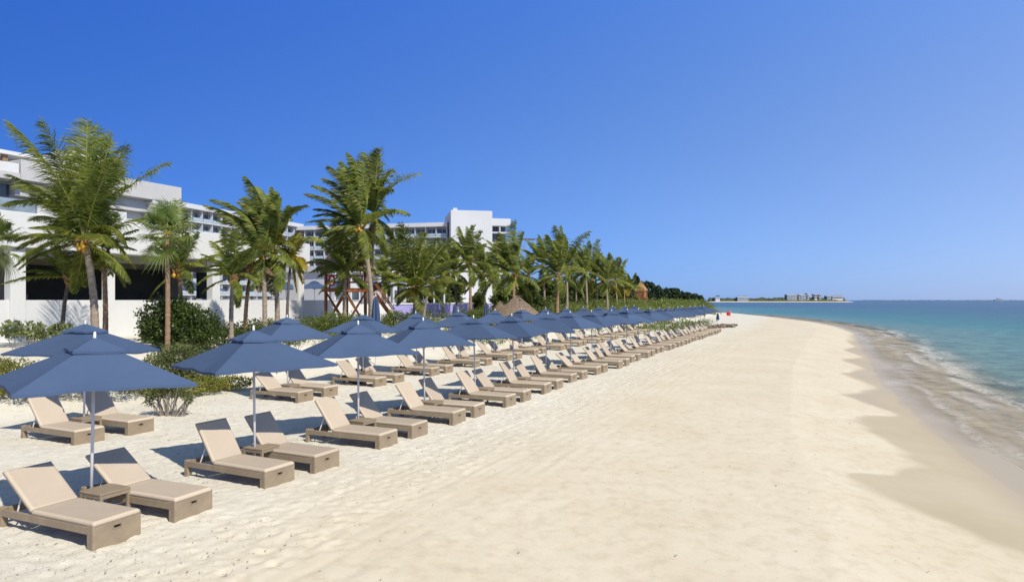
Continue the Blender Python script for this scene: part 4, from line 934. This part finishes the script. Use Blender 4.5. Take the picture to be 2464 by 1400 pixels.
def bush(name, label, u, Y, zc0, blobs, n, size, m, seed, cat='bush', stems=8, stem_h=.6, group=None, shell=.5):
    """blobs: (dx, dy, z above ground, rx, ry, rz)"""
    g = np.random.default_rng(seed); x = (u-U0)/F_PX*Y; gz = ground_at(x, Y)
    t = thing(name, label, cat, (x, Y, gz), 0, group)
    V, Fq = leaf_cloud(g, blobs, n, size, shell); V[:,2] = np.maximum(V[:,2], .01)
    put('foliage', fast_mesh('foliage', V, Fq, [M[m]]), t)
    for k in range(stems):
        b = blobs[g.integers(len(blobs))]; e = np.array([b[0]+g.normal(0,b[3]*.45), b[1]+g.normal(0,b[4]*.45), b[2]*g.uniform(.7,1.25)]); s0 = np.array([b[0]*.35+g.normal(0,.06), b[1]*.35+g.normal(0,.06), -.08])
        mdl = (s0+e)/2 + g.normal(0,.10*stem_h,3)
        put('stem', MB().tube([s0, mdl, e], [.03*stem_h,.022*stem_h,.008], 5).mesh('stem', M['twig']), t)
    return t
bush('dark_bush', 'large dark green rounded bush before the white pavilion wall', 432, 28.5, 0, [(-.6,0,1.4,1.0,1.1,1.05),(.5,.1,1.2,1.05,1.1,.92),(1.15,.1,.75,.72,.9,.7),(0,0,.8,1.5,1.1,.8),(-.2,0,1.85,.75,.8,.5),(.35,-.3,1.75,.5,.5,.4),(-1.0,-.2,1.0,.6,.6,.6)], 16000, .12, 'bush_dark', 31, stems=8)
bush('grey_green_bush', 'feathery grey-green bush in front of the large dark bush', 424, 25.0, 0, [(0,0,.7,1.0,.9,.75),(.75,0,.55,.8,.8,.6),(-.8,.1,.5,.8,.8,.55),(.3,-.2,1.0,.6,.6,.5)], 9000, .085, 'bush_mid', 32, stems=10)
bush('yellow_green_bush', 'low yellow-green bush spreading behind the second front parasol', 388, 23.0, 0, [(0,0,.4,.7,.7,.4),(.8,.3,.3,.6,.6,.35),(-1.0,.2,.4,.9,.7,.4),(1.3,.9,.35,.5,.5,.35)], 6500, .075, 'bush_light', 33, stems=8)
bush('bare_stemmed_shrub', 'shrub with bare grey stems and sparse leaves beside back-row lounger', 408, 19.6, 0, [(-.35,0,.72,.42,.4,.24),(.25,.1,.78,.45,.4,.26),(0,-.1,.9,.35,.35,.18),(.55,0,.5,.2,.25,.2),(-.6,0,.42,.22,.2,.18)], 1700, .07, 'bush_mid', 34, cat='shrub', stems=34, stem_h=.8, shell=.2)
bush('low_dune_bush', 'low yellow-green scrub at left edge behind the first parasol', 30, 20.5, 0, [(0,0,.5,1.6,.9,.55),(-1.4,.4,.55,1.2,.9,.6),(1.4,.6,.4,1.1,.8,.5),(2.4,1.2,.4,.9,.8,.5),(.4,-.6,.35,1.2,.7,.4)], 14000, .08, 'bush_light', 35, stems=8)
bush('seagrape_bush', 'small sea-grape with round leaves against the white wall', 50, 24.5, 0, [(-.3,0,.95,.5,.4,.35),(.5,.1,.9,.55,.4,.4),(1.4,.2,.9,.5,.4,.35)], 900, .16, 'bush_mid', 36, cat='shrub', stems=9, shell=.3)
bush('hedge_bush', 'dark low hedge behind the pale young palm trunk', 610, 31, 0, [(-.9,0,.7,.7,.6,.55),(.1,0,.75,.8,.6,.6),(1.0,.1,.8,.7,.6,.6),(1.8,.2,.7,.6,.6,.5)], 6000, .09, 'bush_dark', 37, stems=6)
bush('ground_scrub', 'bright yellow-green scrub between the two front parasols and dark bush', 470, 24.5, 0, [(-.6,.4,.25,.9,.7,.35),(.4,.2,.2,.8,.6,.3),(1.2,.6,.2,.7,.6,.28)], 5000, .08, 'bush_light', 52, stems=5)
bush('grassy_mound_bush', 'rounded bright green scrub in front of the lifeguard tower legs', 815, 38, 0, [(-1.6,0,.7,1.0,.9,.6),(-.3,0,.85,1.1,.9,.7),(1.0,0,.8,1.1,.9,.65),(-3.0,.2,.5,.9,.8,.5)], 8000, .10, 'scrub', 38, stems=6)
bush('stair_bush', 'leafy green shrub growing at the foot of the timber stair', 965, 44, 0, [(-.4,0,.9,.9,.8,.7),(.7,.1,.8,.8,.8,.6)], 4000, .11, 'scrub', 39, stems=6)
bush('roadside_bush', 'green shrub between lavender wall and folded pale parasol', 1130, 50, 0, [(-.8,0,.8,.9,.8,.6),(.6,.1,1.0,1.0,.8,.8)], 4000, .12, 'scrub', 40, stems=6)
def spray(name, label, u, Y, n, h, seed, m='bush_mid'):
    g = np.random.default_rng(seed); x = (u-U0)/F_PX*Y; t = thing(name, label, 'grass tuft', (x, Y, ground_at(x, Y)-.03), 0); mb = MB()
    for k in range(n):
        a = g.uniform(0, 6.28); e = g.uniform(.5,1.45); L_ = h*g.uniform(.6,1.1); d = np.array([math.cos(a)*math.cos(e), math.sin(a)*math.cos(e), math.sin(e)]); s = np.array([-math.sin(a), math.cos(a), 0])*.012
        p = g.normal(0,.06,3)*[1,1,0]; q = p+d*L_*.6; r_ = q+(d+np.array([-.3,0,-.5]))*L_*.4; mb.add([p-s, p+s, q-s, q+s, r_-s*.2, r_+s*.2], [(0,1,3,2),(2,3,5,4)])
    put('blades', mb.mesh('blades', M[m]), t)
spray('grass_tuft', 'fine wispy grass tuft against white wall above the rear parasol', 112, 25.5, 90, 1.3, 51)
# dune scrub: continuous low green mass behind the back row
def scrub_mass():
    g = np.random.default_rng(77); blobs = []
    t = 27.0
    while t < 240:
        for k in range(5):
            s = -20.8 - g.uniform(0, 9.5) ; ss = s + min(0, float(shore(t))+9.0)
            if t < 42: ss -= 3.0*(1-(t-27)/15)
            tt = t+g.uniform(-1.2,1.2); x, y = W2(ss, tt); z = ground_at(x, y)
            h = (g.uniform(.35,.8) if t < 45 else g.uniform(.6,1.35))*(1 if s < -22.5 else .55); r_ = g.uniform(.6,1.2)*(1+.004*t); blobs.append((x, y, z+h*.3, r_, r_, h))
        t += .85*(1+t*.006)
    for k in range(70):                                    # green patch between the ends of the two rows
        x, y = W2(g.uniform(-20,-13.5), g.uniform(72,104)); blobs.append((x, y, ground_at(x, y)+.1, g.uniform(.6,1.2), g.uniform(.6,1.2), g.uniform(.25,.55)))
    B = np.array(blobs); V = []; Fq = []; o = 0
    dist = np.hypot(B[:,0], B[:,1])
    for lo, hi, per, size in ((0,40,330,.10),(40,70,230,.15),(70,110,150,.22),(110,400,110,.34)):
        q = B[(dist >= lo) & (dist < hi)]
        if len(q) == 0: continue
        v, f = leaf_cloud(g, q, per*len(q), size, .6); V.append(v); Fq.append(f+o); o += len(v)
    tag(put('dune_scrub', fast_mesh('dune_scrub', np.concatenate(V), np.concatenate(Fq), [M['scrub']])), 'low green dune scrub covering the bank behind the back row', 'scrub', kind='stuff')
scrub_mass()
def broad_tree(name, label, u, Y, vt, hw_px, seed, m, n=4200, size=.3, group=None, trunk=True):
    g = np.random.default_rng(seed); x = (u-U0)/F_PX*Y; gz = ground_at(x, Y); H = CAM_H-(vt-V0)/F_PX*Y-gz; rw = hw_px/F_PX*Y
    t = thing(name, label, 'tree', (x, Y, gz-.1), 0, group); bl = []
    for k in range(11):
        a = g.uniform(0,6.28); q = g.uniform(0,.75); bl.append((rw*q*math.cos(a), rw*q*math.sin(a), H*g.uniform(.30,.84), rw*g.uniform(.28,.48), rw*g.uniform(.28,.48), H*g.uniform(.10,.19)))
    bl.append((0,0,H*.80,rw*.35,rw*.35,H*.19)); bl.append((0,0,H*.35,rw*.8,rw*.8,H*.2))
    V, Fq = leaf_cloud(g, bl, n, size, .45); put('crown', fast_mesh('crown', V, Fq, [M[m]]), t)
    put('trunk', MB().tube([(0,0,0), (.1*rw,0,H*.3), (0,0,H*.75)], [.035*H,.026*H,.008*H], 8).mesh('trunk', M['bark_dark']), t)
    for k in range(4):
        b = bl[k]; put('limb', MB().tube([(.08*rw,0,H*.28), (b[0]*.5,b[1]*.5,H*.28+(b[2]-H*.28)*.6), b[:3]], [.018*H,.012*H,.005*H], 6).mesh('limb', M['bark_dark']), t)
for k, (u, Y, vt, hw2, lab) in enumerate(((1205,66,690,30,'leafy tree filling the gap behind palapas'), (1275,70,668,36,'bright broadleaf tree right of the palapa palm'), (1310,88,672,40,'dark broadleaf tree behind the first grove palm'), (1395,100,676,38,'broadleaf tree behind third grove palm'),
        (1450,112,684,36,'broadleaf tree behind the double-trunked palm'), (1505,125,696,30,'broadleaf tree near end of the grove'), (1150,78,700,26,'small tree behind reddish trunk palm'), (1060,95,668,34,'tree on the terrace behind slender pale palm'), (985,86,690,24,'pale leafy tree beside the curtained cabana'), (1335,104,668,44,'leafy tree between first and second grove palms'), (1372,112,672,44,'leafy tree behind the second grove palm trunk'), (1425,118,674,44,'leafy tree behind the spear frond palm'), (1478,122,684,40,'leafy tree behind the yellow lower frond palm'), (1240,96,660,40,'tall leafy tree behind the palapa palm'), (1090,100,672,30,'dark tree between hotel tower and thin palm'))):
    broad_tree('broadleaf_tree', lab, u, Y, vt, hw2, 60+k, 'broad' if k not in (8,) else 'bush_mid', 4200, .004*Y, 'broadleaf trees among the palms')
for k, (u, Y, vt, hw2, lab) in enumerate(((1534,205,661,15,'rounded dark tree standing highest beside the lookout hut'), (1556,215,676,22,'first dark tree of the far shore wood'), (1582,230,686,24,'second dark tree of the far shore wood'), (1604,240,692,20,'third dark tree of the far shore wood'), (1622,250,691,18,'peaked dark tree midway along far shore wood'),
        (1640,265,700,22,'fifth dark tree of the far shore wood'), (1658,285,704,20,'sixth dark tree of the far shore wood'), (1673,305,706,18,'low dark tree before the end of the far wood'), (1686,325,710,13,'last small dark tree at the tip of far wood'), (1515,225,684,26,'dark tree behind the last grove palm'))):
    broad_tree('shore_tree', lab, u, Y, vt, hw2, 80+k, 'tree_far', 3600, .0038*Y, 'dark trees of the far shore wood')

# ------------------------------------------------------------------ small things on the beach
fl = thing('flag', 'small red warning flag on a thin pole at end of beach', 'flag', (at(1758,0,92)[0], 92, ground_at(at(1758,0,92)[0], 92)))
put('pole', MB().tube([(0,0,-.2),(0,0,1.9)], .03, 6).mesh('pole', M['white_metal']), fl)
mb = MB(); n = 8
V = [(-.55*i/n, .07*math.sin(i*1.1), 1.85-.12*i/n-j*(.62-.02*i)) for i in range(n+1) for j in (0,1)]
mb.add(V, [(2*i, 2*i+2, 2*i+3, 2*i+1) for i in range(n)]); fo = put('cloth', mb.mesh('cloth', M['red']), fl); md = fo.modifiers.new('thickness', 'SOLIDIFY'); md.thickness = .01
def heap(label, u, Y, lx, ly, h, seed, m):
    g = np.random.default_rng(seed); x = (u-U0)/F_PX*Y; V, Fq = leaf_cloud(g, [(g.uniform(-lx,lx), g.uniform(-ly,ly), h*.2, lx*.35, ly*.5, h*.8) for k in range(8)], 2500, .22, .2); V[:,2] = np.maximum(V[:,2], 0)
    o = put('seaweed_heap', fast_mesh('seaweed_heap', V, Fq, [M[m]]), None, (x, Y, ground_at(x, Y)+.01), (0,0,-ROW)); tag(o, label, 'seaweed')
heap('long low brown seaweed heap at far end of lounger rows', 1725, 82, 1.8, 1.6, .35, 5, 'weed')
heap('small brown seaweed heap below the red flag', 1752, 88, .9, 1.0, .2, 6, 'weed')
heap('little brown dry plant heap behind second back-row loungers', 868, 27.5, .35, .5, .5, 7, 'weed')
def litter_and_pits():  # seaweed scraps, their number raised to stand in for small pit shadows
    g = np.random.default_rng(8); n = 14000; s = np.where(g.random(n) < .94, g.uniform(-20,-6.5,n), g.uniform(-7,1.5,n)); t = 3+45*g.random(n)**1.5
    x, y = CA*s+SA*t, -SA*s+CA*t; z = ground(s, t)+.012; a = g.uniform(0,3.14,n); L_ = .005+.013*g.random(n)**2.5; h = L_*g.uniform(.25,.7,n)
    c, q = np.cos(a), np.sin(a)
    P = lambda dx, dy, dz: np.stack([x+c*dx*L_-q*dy*h, y+q*dx*L_+c*dy*h, z+dz], -1)
    V = np.stack([P(-1,-1,0), P(1,-1,.008), P(1,1,.012), P(-1,1,.004)], 1).reshape(-1,3)
    tag(put('litter_and_pit_shade', fast_mesh('litter_and_pit_shade', V, np.arange(n*4).reshape(n,4), [M['weed']])), 'scattered scraps of dry seaweed and dark specks standing for pit shadows in sand', 'seaweed', kind='stuff')
litter_and_pits()

# ------------------------------------------------------------------ far coast
def far_pt(u, Y): return (u-U0)/F_PX*Y
cx0 = far_pt(1690, 1500)
def strip(name, u0, u1, Y0, Y1, z0, z1, m, seed, n=60, kind='structure', top=.0):
    g = np.random.default_rng(seed); mb = MB(); V = []
    for i in range(n+1):
        u = u0+(u1-u0)*i/n; tp = min(1, min(i, n-i)/3); zt = z0+(z1-z0)*tp*(1-top*g.random())
        V += [(far_pt(u,Y0), Y0, z0), (far_pt(u,Y0), Y0+12, zt), (far_pt(u,Y1), Y1, zt), (far_pt(u,Y1), Y1+15, z0)]
    mb.add(V, [(i*4+j, (i+1)*4+j, (i+1)*4+j+1, i*4+j+1) for i in range(n) for j in range(3)])
    o = put(name, mb.mesh(name, M[m])); tag(o, kind=kind)
M['far_sand'] = simple('far_beach_sand', (.6,.53,.42), .9, .1, .02)
M['far_green'] = simple('far_low_wood', (.055,.075,.04), .9, .4, .05, .5, .3)
strip('far_beach', 1700, 2058, 1300, 1480, SEA-.2, .9, 'far_sand', 1)
strip('far_wood', 1702, 2040, 1340, 1500, .2, 9.5, 'far_green', 2, 120, top=.45)
strip('far_headland', 2060, 2520, 5200, 5600, SEA-.2, 5, 'far_green', 3, 80, top=.7)
def far_block(label, u0, u1, vt, Y, m, seed):
    x0, x1 = far_pt(u0,Y), far_pt(u1,Y); zt = CAM_H-(vt-V0)/F_PX*Y; t = thing('far_hotel', label, 'building', ((x0+x1)/2, Y, 0), R(-6)); w_ = (x1-x0)/2
    bx('wall', t, m, -w_, w_, 0, 16, 0, zt); bx('roof', t, 'far_white', -w_-.5, w_+.5, -.8, 16.5, zt+.01, zt+1.2)
    nf = max(2, int((zt-6)/4))
    for i in range(nf): bx('window_band', t, 'glass' if m != 'far_grey' else 'rail_glass', -w_*.92, w_*.92, -.2, -.003, 7+i*4, 9+i*4)
far_block('long dark hotel block with white roof on the far coast', 1894, 1918, 710, 1345, 'far_grey', 1)
far_block('narrow white block right of the dark far hotel', 1922, 1926, 709, 1346, 'far_white', 2)
far_block('square grey hotel on the far coast beside white tower', 1927, 1940, 711, 1345, 'far_grey', 3)
far_block('slim white tower, tallest building on the far coast', 1943, 1947, 707, 1346, 'far_white', 4)
far_block('pale twin block left of the last far hotels', 1960, 1966, 709, 1345, 'far_white', 5)
far_block('pale block at the middle of the far hotel group', 1971, 1976, 709, 1347, 'far_white', 6)
far_block('low white hotel stretching toward the tip of far coast', 2004, 2028, 713, 1345, 'far_white', 7)
far_block('small grey block before the low white far hotel', 1990, 2000, 713, 1346, 'far_grey', 8)
far_block('long low grey building on the left of the far coast', 1775, 1800, 716, 1338, 'far_grey', 9)
far_block('pale low villa nearest the dark wood on far coast', 1722, 1732, 718, 1330, 'far_white', 10)
sp = thing('ship', 'small grey ship on the horizon at far right', 'ship', (far_pt(2407,3800), 3800, SEA), 0)
mb = MB(); mb.add([(-28,0,0),(28,0,0),(34,0,6),(-32,0,6),(-28,12,0),(28,12,0),(34,12,6),(-32,12,6)], [(0,1,2,3),(4,7,6,5),(3,2,6,7),(0,4,5,1),(1,5,6,2),(0,3,7,4)])
put('hull', mb.mesh('hull', M['far_grey']), sp); bx('superstructure', sp, 'far_grey', -16, 14, 2, 10, 6.02, 12); bx('bridge', sp, 'far_white', -6, 8, 3, 9, 12.02, 16)
